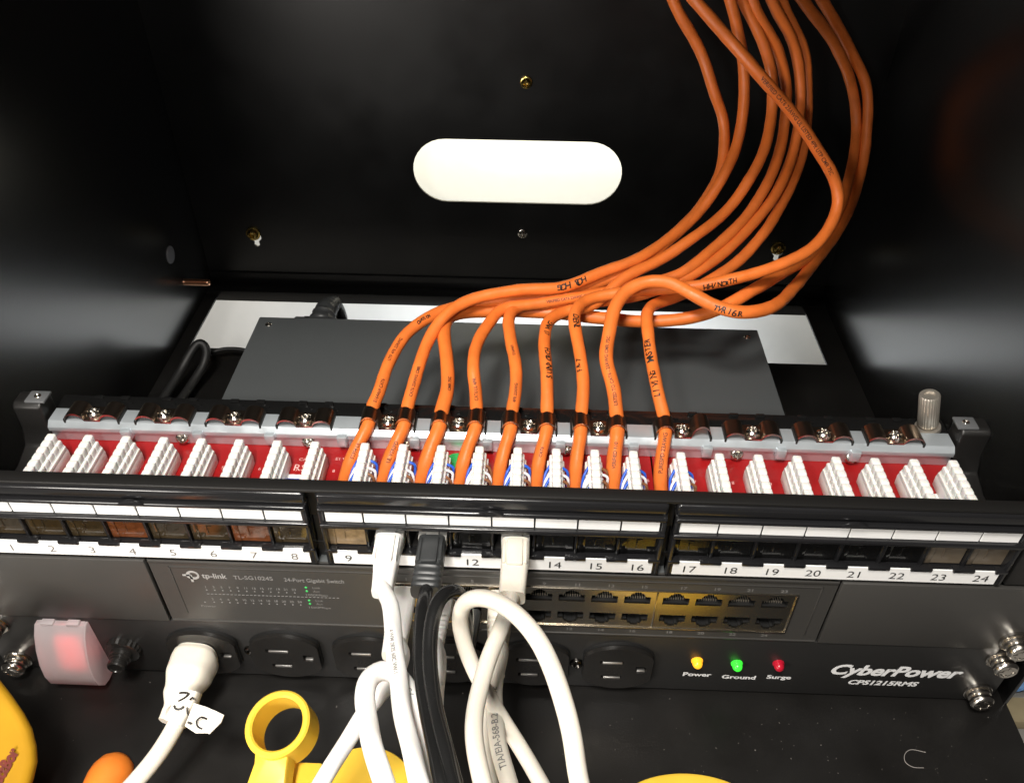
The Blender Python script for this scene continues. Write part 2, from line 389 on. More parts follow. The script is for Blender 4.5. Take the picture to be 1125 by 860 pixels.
bmesh.ops.recalc_face_normals(t, faces=t.faces); join(bm, t)
for hx in (gx0+3, gx1-9): box(bm, hx, hx+6, -3.5, -.3, 40.4, 42.4, .5)
guard_m = mat('frosted clear plastic', (0.96, 0.90, 0.92), 0.6, trans=0.72, spec=0.6)
build('switch_guard', bm, guard_m, pdu, (-198, 0, 20))
# lamps
for (px, py, col, e, nm) in ((767, 730, (1.0, 0.42, 0.02), 1.0, 'amber'), (811, 733, (0.05, 1.0, 0.05), .55, 'green'), (857, 733, (0.5, 0.01, 0.03), 0.12, 'red')):
    c = PY(px, py, -3); b = bmesh.new()
    lathe(b, (c.x, 0, c.z-1), (0, -1, 0), [(2.7, 0), (2.7, .6), (2.3, .8), (2.3, 2.2), (1.9, 3.2), (1.2, 3.9), (.4, 4.2)], 24)
    build('indicator_lamp', b, mat('lamp '+nm, tuple(min(1, x*.8) for x in col), 0.25, emit=col, estr=e), pdu, (c.x, 0, c.z), label=nm+' indicator lamp')
XD, ZD = (1, 0, 0), (0, 0, 1)
bm = bmesh.new()
for (t_, px, py) in (('Power', 765, 742), ('Ground', 811, 745), ('Surge', 855, 745)):
    c = PY(px, py); add_text(bm, t_, 3.1, (c.x, -.15, c.z), XD, ZD, bold=.13, align='CENTER', sx=1.2)
c = PY(910, 739); add_text(bm, 'CyberPower', 8.3, (c.x-.4, -.15, c.z-.3), XD, ZD, bold=.42, shear=.28, space=.98, sx=1.04)
c = PY(930, 750.5); add_text(bm, 'CPS1215RMS', 3.7, (c.x, -.15, c.z), XD, ZD, bold=.2, shear=.2, sx=1.17)
build('lettering', bm, print_w, pdu)
# rack screws: washer and knurled pan head
def rack_screw(parent, x, z, y=0.0):
    b = bmesh.new()
    lathe(b, (x, y, z), (0, -1, 0), [(6.6, 0), (6.6, 1.2), (6.2, 1.5)], 28)
    lathe(b, (x, y, z), (0, -1, 0), [(4.7, 1.3), (5.3, 2), (5.3, 3.2), (4.6, 3.6), (4.9, 4.4), (5.4, 5.4), (5.2, 6.8), (4.3, 7.8), (3.4, 7.9)], 28)
    philips(b, (x, y-5.6, z), 4.4, 2.6)
    return build('rack_screw', b, chrome_m, parent, (x, y, z))
s0 = rack_screw(pdu, 232.5, 8); dup(s0, pdu, (-465, 0, -1)); dup(s0, pdu, (0, 0, 28.5)); dup(s0, pdu, (-465, 0, 28.5))

# ------------------------------------------------------------------ network switch
sw = thing('network_switch', (0, 0, 44), 'dark grey network switch with two rows of ports, between surge protector and patch panel', 'network switch')
ZB, ZS = 43.9, 88.0
bm = bmesh.new(); box(bm, -146.5, 146.5, 13, 180, ZB+.3, ZS, 1.0); box(bm, -146.5, 146.5, 1.65, 13.5, ZS-1.2, ZS-.02, .3); box(bm, -146.5, 146.5, 1.65, 13.5, ZB+.3, ZB+1.2, .3)
build('body', bm, sw_m, sw)
bm = bmesh.new(); philips(bm, (-139, 172, ZS-.1), 1.9, .7, axis=(0, 0, 1)); cs = build('cover_screw', bm, chrome_m, sw, (-139, 172, ZS)); dup(cs, sw, (278, 0, 0))
# faceplate (with openings for the ports) and ears
ux, lx = [], []
gx = []
PX = [(593+k*35.4) for k in range(4)]
r1 = [PY(593, 657).x, PY(699, 661).x]; pit = (r1[1]-r1[0])/3
r2 = [PY(741, 663).x, PY(851, 667).x]; pit2 = (r2[1]-r2[0])/3
pit = (pit+pit2)/2
g2 = (r1[0]+r1[1])/2; g3 = (r2[0]+r2[1])/2; g1 = 2*g2-g3
cols = [g+(k-1.5)*pit for g in (g1, g2, g3) for k in range(4)]
UZ, LZ = 71.6, 57.4
def rj(cx, cz, up):
    s = 1 if up else -1
    return [(cx-5.7, cz-s*3.3), (cx+5.7, cz-s*3.3), (cx+5.7, cz+s*1.4), (cx+3.4, cz+s*1.6), (cx+2.6, cz+s*3.6), (cx+1.5, cz+s*3.7), (cx+1.5, cz+s*4.6), (cx-1.5, cz+s*4.6), (cx-1.5, cz+s*3.7), (cx-2.6, cz+s*3.6), (cx-3.4, cz+s*1.6), (cx-5.7, cz+s*1.4)][::s]
px0, px1, pz0, pz1 = cols[0]-pit*.62, cols[-1]+pit*.62, LZ-7.2, UZ+6.6
bm = curve_plate(rect(-146.6, 146.6, ZB, ZS), [rect(px0, px1, pz0, pz1)], 1.6, Matrix.Translation((0, .8, 0)) @ FRONT)
box(bm, -146.6, 146.6, -.6, 1, ZS-1.8, ZS, .5); box(bm, -146.6, 146.6, -.5, 1, ZB, ZB+1.2, .4)
# raised outline round the indicator window and the port field
for (a, b_, c_, d_) in ((-138.5, px1+9, 83.2, 83.8), (-138.5, -137.9, 50, 83.8), (px1+8.4, px1+9, 49, 83.8)):
    box(bm, a, b_, -.35, .2, c_, d_, .15)
build('faceplate', bm, swf_m, sw)
for s in (-1, 1):
    bm = bmesh.new(); box(bm, *sorted((s*147.8, s*241.3)), -.8, 1.6, ZB, ZS-.4, .6)
    e = build('ear', bm, swf_m, sw, (s*190, 0, 66))
bm = curve_plate(rect(px0+.1, px1-.1, pz0+.1, pz1-.1), [rj(c, UZ, True) for c in cols]+[rj(c, LZ, False) for c in cols], .8, Matrix.Translation((0, .3, 0)) @ FRONT)
for g in (g1, g2, g3):
    pass
for k in (3.5, 7.5):
    xx = (cols[int(k-.5)]+cols[int(k+.5)])/2; box(bm, xx-.35, xx+.35, -.5, 0, pz0+.2, pz1-.2, .1)
for (a, b_, c_, d_) in ((px0, px1, pz1-.9, pz1-.1), (px0, px1, pz0+.1, pz0+.9), (px0, px0+.9, pz0+1, pz1-1), (px1-.9, px1, pz0+1, pz1-1)):
    box(bm, a, b_, -.75, 0, c_, d_, .25)
build('port_bezel', bm, cage_m, sw)
def port(cx, cz, up):
    s = 1 if up else -1; b = bmesh.new()
    y0, y1 = .8, 12
    t = bmesh.new(); poly = rj(cx, cz, True) if up else rj(cx, cz, False)
    A = [t.verts.new((x, y0, z)) for x, z in poly]; B = [t.verts.new((x, y1, z)) for x, z in poly]
    n = len(A)
    for i in range(n): t.faces.new((A[i], A[(i+1) % n], B[(i+1) % n], B[i]))
    t.faces.new(B); join(b, t)
    o = build('port', b, dark_m, sw, (cx, 0, cz), smooth=0)
    b = bmesh.new()
    zb = cz-s*3.1
    for k in range(8):
        x = cx-3.7+k*1.03; box(b, x, x+.3, 2.6, 7, min(zb, zb+s*.4), max(zb, zb+s*.4))
        box(b, x, x+.3, 2.4, 2.7, min(zb, zb+s*1.5), max(zb, zb+s*1.5))
    build('contacts', b, mat('dull contact wires', (.62, .56, .46), .35, metal=.8), o, (cx, 0, cz), smooth=0)
    return o
pu = port(cols[0], UZ, True); pl = port(cols[0], LZ, False)
for c in cols[1:]: dup(pu, sw, (c-cols[0], 0, 0)); dup(pl, sw, (c-cols[0], 0, 0))
bm = bmesh.new()
for k, c in enumerate(cols):
    add_text(bm, str(2*k+1), 1.9, (c+2, -.2, pz1+1.2), XD, ZD, align='CENTER', bold=.05, sx=1.2); add_text(bm, str(2*k+2), 1.9, (c, -.2, pz0-3.2), XD, ZD, align='CENTER', bold=.05, sx=1.2)
build('port_numerals', bm, print_dim, sw)
bm = bmesh.new()
add_text(bm, 'tp-link', 3.5, (-125.2, -.15, 76.4), XD, ZD, bold=.08, sx=.86)
b2 = curve_plate(circ(-129.2, 78.0, 2.9), [circ(-128.9, 78.2, 1.7)], .2, Matrix.Translation((0, -.1, 0)) @ FRONT); join(bm, b2)
box(bm, -133.6, -130, -.2, 0, 77.4, 78.4); box(bm, -130.7, -129.6, -.2, 0, 73.4, 78)
build('brand_lettering', bm, print_m, sw)
bm = bmesh.new()
add_text(bm, 'TL-SG1024S', 2.7, (-111.6, -.15, 76.2), XD, ZD, sx=.92, bold=.06); add_text(bm, '24-Port Gigabit Switch', 2.6, (-89.6, -.15, 75.8), XD, ZD, sx=.80, bold=.06)
for k in range(12):
    x0 = -125.4+k*3.55*1.0
    add_text(bm, str(2*k+1), 1.5, (x0+0, -.15, 69.4), XD, ZD, align='CENTER', sx=.95, bold=.04)
    add_text(bm, str(2*k+2), 1.5, (x0+1.2, -.15, 60.6), XD, ZD, align='CENTER', sx=.95, bold=.04)
    box(bm, x0-.3, x0+.3, -.15, 0, 67.4, 68.0); box(bm, x0+1, x0+1.6, -.15, 0, 58.6, 59.2)
for k in range(34): box(bm, -126+k*1.75, -126+k*1.75+1.1, -.15, 0, 64.8, 65.0)
add_text(bm, 'Link', 1.5, (-78, -.15, 71.2), XD, ZD); add_text(bm, 'Act', 1.5, (-78, -.15, 68.6), XD, ZD); add_text(bm, '1000Mbps', 1.5, (-82, -.15, 66), XD, ZD, sx=1.2)
add_text(bm, 'Link', 1.5, (-78, -.15, 61.9), XD, ZD); add_text(bm, 'Act', 1.5, (-78, -.15, 59.4), XD, ZD); add_text(bm, '1000Mbps', 1.5, (-82, -.15, 56.8), XD, ZD, sx=1.2)
add_text(bm, 'Power', 1.6, (-130.8, -.15, 55.2), XD, ZD, sx=1.2); box(bm, -128.6, -128, -.15, 0, 58.4, 59)
build('lettering', bm, print_dim, sw)
bm = bmesh.new()
for z in (71.8, 69.2, 62.4, 60): lathe(bm, (-80.8, 0.1, z), (0, -1, 0), [(.65, 0), (.5, .3), (.2, .4)], 12)
build('status_lamps', bm, mat('green status lamp', (0.04, 0.45, 0.10), .4, emit=(0.05, 1, .15), estr=.0), sw)
s1 = rack_screw(sw, 232.5, 51.5, -.8); dup(s1, sw, (0, 0, 31)); dup(s1, sw, (-465, 0, 0))

# ------------------------------------------------------------------ patch panel
pp = thing('patch_panel', (0, 0, 89), 'black patch panel with white numbered label strips and white blocks on a red board', 'patch panel')
GX = [-142.0, 0.8, 142.2]; PIT = 17.15
bm = bmesh.new()
box(bm, -241.3, 241.3, 4.7, 6.2, 114.2, 133.2, .3); box(bm, -241.3, 241.3, 4.7, 6.2, 88.9, 97.8, .3)
for xa, xb in ((-241.3, -211), (-72.6, -68.6), (70.2, 72.6), (211.6, 241.3)): box(bm, xa, xb, 4.9, 6, 97, 115, .1)
box(bm, -241.3, 241.3, .4, 6.4, 131.8, 133.4, .5)
for s in (-1, 1): box(bm, *sorted((s*214, s*241.3)), .2, 3, 88.9, 133.2, .5)
build('chassis', bm, ppm_m, pp)
def bezel(gx):
    b = bmesh.new(); x0, x1 = gx-69.2, gx+69.2
    box(b, x0, x1, -.6, 5, 125.9, 131.9, 1.5, 4)
    box(b, x0, x1, -1.8, 5, 122.8, 125.2, 1.0, 4)
    box(b, x0, x1, .6, 3, 116, 126)
    box(b, x0, x1, -1.9, 4, 113.4, 115.9, .7, 3)
    box(b, x0, x1, -.2, 4, 89.0, 98.4, .7, 3)
    for e in (x0, x1-1.9): box(b, e, e+1.9, -1.2, 6, 90, 125.4, .6)
    for k in range(9):
        x = gx+(k-4)*PIT; hw = 4.4
        xa, xb = max(x0, x-hw), min(x1, x+hw)
        box(b, xa, xb, -1.5, 1.5, 97.6, 99.5, .4)
        if 0 < k < 8: box(b, x-.55, x+.55, .8, 7, 98.5, 113.8, .15)
    # little lift tab in the middle of the top lip
    prism(b, [(gx+5.2*math.cos(a*math.pi/12), 124.2+2.6*math.sin(a*math.pi/12)) for a in range(13)], lambda x, z: V(x, -2.4, z), (0, 1.6, 0), .3)
    return b
for gx_ in GX:
    bz = build('port_frame', bezel(gx_), pp_m, pp, (gx_, 0, 110))
    b = bmesh.new()
    for k in range(8):
        x = gx_+(k-4)*PIT; box(b, x+.35+(1.6 if k == 0 else 0), x+PIT-.35-(1.6 if k == 7 else 0), -.1, .58, 116.1, 122.6, .1, 1)
    build('blank_label_strip', b, label_m, pp, (gx_, 0, 119))
    b = bmesh.new(); box(b, gx_-66.5, gx_+66.5, -.75, -.15, 90.3, 98.5, .1, 1)
    st = build('number_label_strip', b, label_m, pp, (gx_, 0, 94))
    b = bmesh.new()
    for k in range(8):
        n = GX.index(gx_)*8+k+1
        add_text(b, str(n), 4.2, (gx_+(k-3.5)*PIT, -.86, 92.0), XD, ZD, align='CENTER', sx=1.15)
    build('numerals', b, ink_m if gx_ > -100 else mat('glare paled label ink', (0.16, 0.15, 0.14), .6), st, (gx_, 0, 94))  # left numerals paler: overexposure put into the ink colour
# jacks: opening, contacts and dust shutter
brown_refl_sh = mat('smoky shutter with painted brown reflections', (0.040, 0.028, 0.014), 0.10, spec=.8, alpha=.6, cvar=.9, vscale=110, coat=.5)  # warm brown reflections painted into the shutter colour
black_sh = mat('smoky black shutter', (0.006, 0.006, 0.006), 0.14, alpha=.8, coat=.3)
tan_refl_sh = mat('shutter with painted tan reflection', (0.115, 0.092, 0.066), 0.30, cvar=.2, vscale=250)  # reflected warm light painted in as a tan colour
orange_refl_sh = mat('shutter with painted orange reflections', (0.12, 0.038, 0.014), 0.12, cvar=.95, vscale=230, alpha=.75, coat=.4)  # mottled orange reflections put into the colour of these shutters
gold_refl_sh = mat('shutter with painted gold reflections', (0.20, 0.14, 0.08), 0.22, cvar=.7, vscale=200)  # golden reflection painted as blotches of colour
def jack(x, shut):
    b = bmesh.new(); hw = PIT/2-.6
    t = bmesh.new()
    A = [t.verts.new((x+a*hw, 3.2, z)) for a, z in ((-1, 98.6), (1, 98.6), (1, 113.6), (-1, 113.6))]
    B = [t.verts.new((x+a*hw*.8, 12, z)) for a, z in ((-1, 99.6), (1, 99.6), (1, 112), (-1, 112))]
    for i in range(4): t.faces.new((A[i], A[(i+1) % 4], B[(i+1) % 4], B[i]))
    t.faces.new(B); join(b, t)
    j = build('jack', b, ppm_m, pp, (x, 0, 106), smooth=0)
    b = bmesh.new()
    for k in range(8):
        xx = x-3.6+k*1.03; box(b, xx-.2, xx+.2, 4.4, 5, 108.6, 110.4); box(b, xx-.2, xx+.2, 5, 9, 108.4, 108.8)
    box(b, x-3.4, x-1.6, 4.2, 4.6, 103.6, 104.2); box(b, x+.8, x+3, 4.2, 4.6, 102.4, 103)
    build('contacts', b, gold_m, j, (x, 0, 106), smooth=0)
    if shut:
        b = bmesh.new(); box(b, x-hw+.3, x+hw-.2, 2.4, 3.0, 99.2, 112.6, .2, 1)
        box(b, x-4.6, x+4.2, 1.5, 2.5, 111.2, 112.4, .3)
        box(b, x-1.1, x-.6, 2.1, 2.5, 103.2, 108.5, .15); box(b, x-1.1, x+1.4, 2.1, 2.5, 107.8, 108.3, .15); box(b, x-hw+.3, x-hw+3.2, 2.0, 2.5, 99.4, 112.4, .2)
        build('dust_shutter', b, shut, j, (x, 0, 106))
    return j
kinds = {}
for n in range(1, 25):
    x = GX[(n-1)//8]+((n-1) % 8-3.5)*PIT
    sh = None if n in (10, 11, 13) else (gold_refl_sh if n == 9 else orange_refl_sh if n in (4, 7) else tan_refl_sh if n >= 23 else brown_refl_sh if n < 9 else black_sh)
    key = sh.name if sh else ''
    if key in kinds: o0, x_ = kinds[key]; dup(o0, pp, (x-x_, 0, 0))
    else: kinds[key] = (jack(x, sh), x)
# red boards, punch-down blocks
BX = {}
for gi, gx_ in enumerate(GX):
    bc = (-134.0, 2.0, 136.5)[gi]; b = bmesh.new(); box(b, *((-201, -66.4), (-65.6, 69.2), (70.0, 202))[gi], 13, 50, 108.4, 110, .2, 1)
    bo = build('circuit_board', b, pcb_m, pp, (gx_, 27, 109))
    b = bmesh.new()
    for k in range(8):
        x = bc+(k-3.5)*16.3+8
        add_text(b, '%d' % (gi*8+k+1), 1.8, (x-2, 33, 110.12), (1, 0, 0), (0, 1, 0)); box(b, x-2, x-1.5, 24, 28, 110, 110.12); box(b, x+.4, x+1.2, 22, 22.8, 110, 110.12)
    if gi == 0:
        add_text(b, 'RS', 4.0, (-88.4, 33.4, 110.12), (1, 0, 0), (0, 1, 0)); add_text(b, 'CAT6', 1.8, (-87, 39.5, 110.12), (1, 0, 0), (0, 1, 0)); add_text(b, 'E1 V1.0', 1.8, (-71, 40.5, 110.12), (1, 0, 0), (0, 1, 0))
    build('board_print', b, mat('board silkscreen', (0.75, 0.45, 0.42), .6), bo, (gx_, 27, 109))
    for k in range(8): BX[gi*8+k+1] = bc+(k-3.5)*16.35
BX = {n: v for n, v in BX.items()}
b = bmesh.new(); x = BX[1]
yA, yB = 13.2, 36.8
prism(b, [(-3.7, 110), (3.7, 110), (3.9, 115.0), (2.9, 118.6), (-2.9, 118.6), (-3.9, 115.0)], lambda a, z: V(x+a, yA, z), (0, yB-yA, 0), .25)
nt_ = 6; pt = (yB-yA)/nt_
for k in range(nt_):
    y0 = yA+k*pt+.02; y1 = yA+(k+1)*pt-.02
    box(b, x-2.9, x+2.9, y0, y1, 117.0, 121.5, .7, 3)
    box(b, x-1.9, x+1.9, y0+.05, y1-.05, 120.5, 125.4, .9, 3)
box(b, x-2.6, x+2.6, yA+.2, yB-.2, 117.5, 120.9); box(b, x-1.6, x+1.6, yA+.3, yB-.3, 119.5, 124.8)
for sx_ in (-1, 1): box(b, x+sx_*3.4-.3, x+sx_*3.4+.3, yA+.3, yB-.3, 115.8, 117.8, .25)
k0 = build('punch_down_block', b, idc_m, pp, (x, 21, 110))
for n in range(2, 25): dup(k0, pp, (BX[n]-x, 0, 0))
b = curve_plate(circ(0, 0, 4.7, 32), [], .15, Matrix.Translation((-17.2, 42.3, 110.2)))
build('green_sticker', b, mat('green dot sticker', (0.02, 0.33, 0.07), .5), pp, (-16.6, 40, 110))
for xs in (-85.5, 186.2):
    b = bmesh.new(); box(b, xs-4.5, xs+4.5, 14, 31, 110.02, 110.12); st = build('board_sticker', b, label_m, pp, (xs, 23, 110))
    b = bmesh.new(); box(b, xs-4, xs+1.4, 22.5, 28.5, 110.12, 110.2); 
    build('sticker_print', b, mat('blue print', (0.01, 0.05, 0.35), .5), st, (xs, 23, 110))
    b = bmesh.new()
    for q in range(5): box(b, xs-4, xs+1.2, 15+q*1.3, 15.8+q*1.3, 110.12, 110.2)
    build('sticker_lines', b, mat('grey print', (0.25, 0.27, 0.3), .5), st, (xs, 23, 110))
# zinc bracket across the back, with its clamps
b = bmesh.new()
prof = [(48.6, 110.1), (50, 110.1), (50, 119.2), (58, 119.6), (58, 120.8), (49.6, 120.8), (47.4, 118.4), (47.4, 116.2), (48.6, 115.6)]
prism(b, prof, lambda y, z: V(-200.5, y, z), (401.5, 0, 0), .25)
for n in range(12):
    cxn = -180.5+n*32.3
    box(b, cxn+13.2, cxn+17.6, 45.4, 49.2, 113.6, 119.0, .5) if n < 11 else None
build('rear_bracket', b, zinc_m, pp, (0, 52, 115))
b = bmesh.new(); philips(b, (-180, 47.6, 113), 3.0, 2.2)
sc0 = None
for xs in (-141, -84, -39.0, 31, 107, 157.5) :
    b = bmesh.new(); philips(b, (xs, 48.8, 113.4), 3.0, 2.4, axis=(0, -.75, .65))
    build('bracket_screw', b, chrome_m, pp, (xs, 48, 113))
CL = [-180.5, -148.6, -117.0, -85.2, -48.2, -16.8, 14.6, 45.5, 82.4, 113.2, 144.2, 175.2]
def strap(cx, hgt=3.3):
    b = bmesh.new(); y0, y1 = 49.4, 58.6
    top, n = [], 40
    def zf(u):
        a = abs(abs(u)-7.9); return 120.9+(math.sqrt(max(0, 1-(a/4.3)**2))*hgt if a < 4.3 else 0)
    us = [-11.9+23.8*i/n for i in range(n+1)]
    t = bmesh.new(); rows = []
    for u in us:
        z = zf(u); rows.append([t.verts.new((cx+u, y0, z+.9)), t.verts.new((cx+u, y1, z+.9)), t.verts.new((cx+u, y1, z)), t.verts.new((cx+u, y0, z))])
    for p, q in zip(rows, rows[1:]):
        for i in range(4):
            f = t.faces.new((p[i], p[(i+1) % 4], q[(i+1) % 4], q[i]))
    t.faces.new(rows[0]); t.faces.new(rows[-1][::-1]); bmesh.ops.recalc_face_normals(t, faces=t.faces)
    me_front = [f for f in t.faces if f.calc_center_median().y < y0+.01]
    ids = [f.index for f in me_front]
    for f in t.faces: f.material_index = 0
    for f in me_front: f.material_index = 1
    me = bpy.data.meshes.new('t'); t.to_mesh(me); t.free(); b.from_mesh(me); bpy.data.meshes.remove(me)
    o = build('cable_clamp', b, [clamp_m, clampe_m], pp, (cx, 53, 121))
    b = bmesh.new(); philips(b, (cx, 53, 121.6), 3.3, 3.0, axis=(0, 0, 1)); build('clamp_screw', b, chrome_m, o, (cx, 53, 121))
    for s in (-1, 1):
        b = bmesh.new(); box(b, *sorted((cx+s*11.7, cx+s*12.6)), 48.9, 58.8, 117.5, 122.2, .2)
        build('clamp_tab', b, ppm_m, o, (cx, 53, 121))
    return o
c0 = strap(CL[0])
for cxn in CL[1:4]+CL[9:]: dup(c0, pp, (cxn-CL[0], 0, 0))
c1 = strap(CL[4], 6.4)
for cxn in CL[5:9]: dup(c1, pp, (cxn-CL[4], 0, 0))
b = bmesh.new(); box(b, -203, 203, 59.2, 70, 112, 118.6, .6)
for n in range(12):
    for s in (-1, 1):
        x = CL[n]+s*6+1; box(b, x-2.2, x+2.2, 67.0, 69.4, 118.2, 119.6, .6); box(b, x-1.2+4, x+1+4, 64.2, 65.4, 118.2, 119.2, .3)
build('rear_rail', b, mat('glossy black rail', (0.008, 0.008, 0.008), .18), pp, (0, 64, 115))
for s in (-1, 1):
    b = bmesh.new()
    prof = [(6.5, 92), (61.5, 92), (61.5, 127), (60, 128.3), (53, 128.3), (51, 126.5), (50.5, 114), (47.5, 107), (38, 103.5), (6.5, 102)]
    prism(b, prof, lambda y, z: V(s*202.5, y, z), (s*13, 0, 0), 1.2, seg=3)
    arm = build('side_arm', b, ppm_m, pp, (s*208, 50, 115))
    b = bmesh.new(); box(b, *sorted((s*200.6, s*209.5)), 52.2, 59.6, 128.2, 129.4, .3)
    pl_ = build('arm_plate', b, mat('dull grey plate', (.14, .145, .15), .45, metal=.3), arm, (s*207, 58, 128)); b = bmesh.new(); philips(b, (s*205, 56, 129.4), 1.5, .6, axis=(0, 0, 1)); build('arm_screw', b, chrome_m, arm, (s*207, 58, 129))
c = V(194.5, 63.5, 118.6); b = bmesh.new(); ax_ = Vector((-.26, .04, 1)).normalized()
lathe(b, c, ax_, [(5.6, 0), (5.4, 1.4), (3.0, 1.6), (3.0, 2.6), (4.2, 2.8)], 32)
lathe(b, c, ax_, [(4.1, 2.6), (4.4, 3.2), (4.4, 19.0), (3.9, 19.8), (2.4, 19.8), (2.2, 19.1)], 52, flute=.05)
build('thumbscrew', b, mat('satin nickel knob', (0.50, 0.46, 0.40), .42, metal=.8), pp, c)

# ------------------------------------------------------------------ orange cables
CR = 2.9
def cable(name, pts, r, m, label, cat, group, texts=(), tmat=None, n=14, it=5, rfun=None):
    L = smooth_path(spline(pts, 1.6), it)
    root = thing(name, L[0], label, cat, group)
    ph = random.random()*9; b = bmesh.new(); tube(b, L, rfun or (lambda q_: r*(1+.012*math.sin(q_*190+ph)+.014*math.sin(q_*83+2*ph)+.01*math.sin(q_*341))), 18, tw=.018); build('jacket', b, m, root, smooth=60)
    if texts:
        for (s0, body, size, tm, rev, sh) in texts:
            if isinstance(s0, tuple): s0 = s_at(L, *s0)
            b = bmesh.new()
            (hand_on_path if tm is marker_m else text_on_path)(b, L, s0, body, size, r, CAM, rev, shift=sh, bold=.04 if tm is not marker_m else .10)
            build('handwriting' if tm is marker_m else 'jacket_print', b, tm, root, smooth=0)
    return root, L
PR = 'VERIFIED CAT6 23AWG 4PR UTP CMR 75C'
og = 'orange network cables clamped side by side on the patch panel'
def low(n, cxw, xe):
    """stub under the clamp: from the jacket end on the board back up through the clamp"""
    return [V(xe+.5, 8, 113.2), V(xe, 20, 113.4), V(xe+.2, 32, 114.5), V((xe+cxw)/2, 42, 119.5), V(cxw, 50, 123.6), V(cxw, 57, 125.2)]
CXW = [CL[4]-7.9, CL[4]+7.9, CL[5]-7.9, CL[5]+7.9, CL[6]-7.9, CL[6]+7.9, CL[7]-7.9, CL[7]+7.9, CL[8]-7.9]
def pd(lst, far=.035):
    return [PD(x, y, d*(1+.085*min(1, max(0, (345-y)/110))+far*min(1, max(0, (x-840)/100)))) for x, y, d in lst]
up = [
 [(417, 430, 377), (428, 400, 386), (446, 368, 398), (470, 347, 408), (505, 336, 413), (560, 331, 415), (615, 325, 416), (660, 311, 414), (700, 291, 412), (735, 262, 410), (768, 232, 408), (795, 193, 408), (810, 155, 408), (817, 110, 404), (816, 70, 398), (810, 35, 392), (801, 2, 386), (792, -40, 380)],
 [(453, 430, 376), (462, 400, 384), (474, 368, 394), (492, 342, 400), (520, 328, 402), (570, 321, 404), (620, 314, 405), (660, 299, 405), (700, 282, 406), (740, 256, 408), (770, 225, 410), (789, 193, 412), (796, 165, 412), (794, 135, 410), (784, 100, 404), (768, 58, 397), (744, 12, 388), (728, -30, 382)],
 [(490, 430, 378), (491, 395, 388), (489, 362, 400), (497, 347, 410), (525, 343, 417), (570, 342, 420), (620, 344, 420), (665, 350, 419), (705, 354, 418), (745, 351, 416), (785, 342, 413), (822, 322, 410), (860, 300, 408), (893, 277, 406), (915, 245, 404), (931, 205, 404), (939, 165, 404), (941, 135, 402), (935, 92, 398), (916, 48, 392), (886, 8, 386), (860, -30, 380)],
 [(522, 430, 376), (519, 405, 382), (524, 378, 392), (535, 355, 402), (552, 338, 408), (590, 332, 411), (640, 326, 412), (700, 313, 410), (745, 300, 409), (785, 274, 408), (818, 242, 408), (843, 205, 410), (856, 170, 412), (862, 135, 412), (864, 95, 408), (854, 55, 400), (832, 10, 392), (815, -30, 386)],
 [(565, 430, 376), (565, 400, 385), (560, 370, 396), (558, 350, 405), (566, 338, 412), (600, 336, 416), (655, 333, 417), (710, 322, 414), (755, 304, 412), (795, 280, 411), (828, 245, 410), (852, 212, 412), (868, 176, 414), (876, 140, 414), (880, 95, 410), (871, 50, 402), (850, 8, 394), (835, -30, 388)],
 [(600, 430, 375), (599, 400, 384), (598, 372, 394), (603, 352, 404), (620, 342, 410), (650, 334, 410), (685, 305, 408), (725, 286, 407), (762, 262, 405), (797, 232, 405), (822, 198, 406), (839, 163, 408), (848, 125, 408), (849, 90, 405), (838, 50, 398), (819, 10, 391), (800, -30, 385)],
 [(641, 430, 375), (638, 395, 384), (633, 365, 393), (631, 343, 400), (644, 329, 404), (680, 322, 404), (730, 318, 402), (775, 313, 398), (820, 303, 394), (860, 290, 388), (895, 270, 382), (914, 245, 377), (921, 218, 374), (916, 194, 371), (902, 170, 369), (872, 127, 366), (836, 85, 364), (802, 45, 362), (770, 8, 360), (740, -28, 358)],
 [(673, 430, 375), (666, 395, 382), (668, 362, 388), (676, 335, 391), (691, 317, 390), (712, 309, 388), (735, 310, 388), (762, 322, 390), (787, 336, 392), (815, 343, 394), (845, 336, 396), (872, 315, 398), (895, 290, 400), (917, 258, 401), (935, 225, 402), (948, 185, 402), (954, 145, 400), (951, 98, 396), (935, 55, 391), (908, 10, 386), (885, -30, 380)],
 [(722, 430, 375), (716, 400, 383), (712, 370, 392), (712, 348, 400), (720, 334, 410), (745, 326, 416), (778, 308, 416), (810, 285, 415), (838, 256, 414), (862, 220, 415), (878, 183, 417), (886, 145, 417), (888, 105, 413), (882, 58, 405), (864, 10, 397), (850, -30, 390)],
]
lab = ['orange cable in the leftmost filled clamp',
 'orange cable second from left at the clamps, topmost in the bundle',
 'orange cable third from left, running down just left of the green dot sticker',
 'orange cable with a kink halfway up, fourth from left at the clamps',
 'middle one of the nine clamped orange cables',
 'orange cable with long black handwriting, sixth from left at the clamps',
 'orange cable third from right at the clamps, crossing over the others at upper right',
 'orange cable making a high arch over the bundle, second from right at the clamps',
 'orange cable in the rightmost filled clamp, with black handwriting']
def s_at(L, px, py):
    best, acc, out = 1e9, 0, 0
    for a_, b_ in zip(L, L[1:]):
        d = a_-CAM; z = d.dot(_f); e = (562.5+FPX*d.dot(RR)/z-px)**2+(435-FPX*d.dot(UU)/z-py)**2
        if e < best: best, out = e, acc
        acc += (b_-a_).length
    return out
def arc(L): 
    return sum((b_-a_).length for a_, b_ in zip(L, L[1:]))
mk = marker_m; oi = oink_m
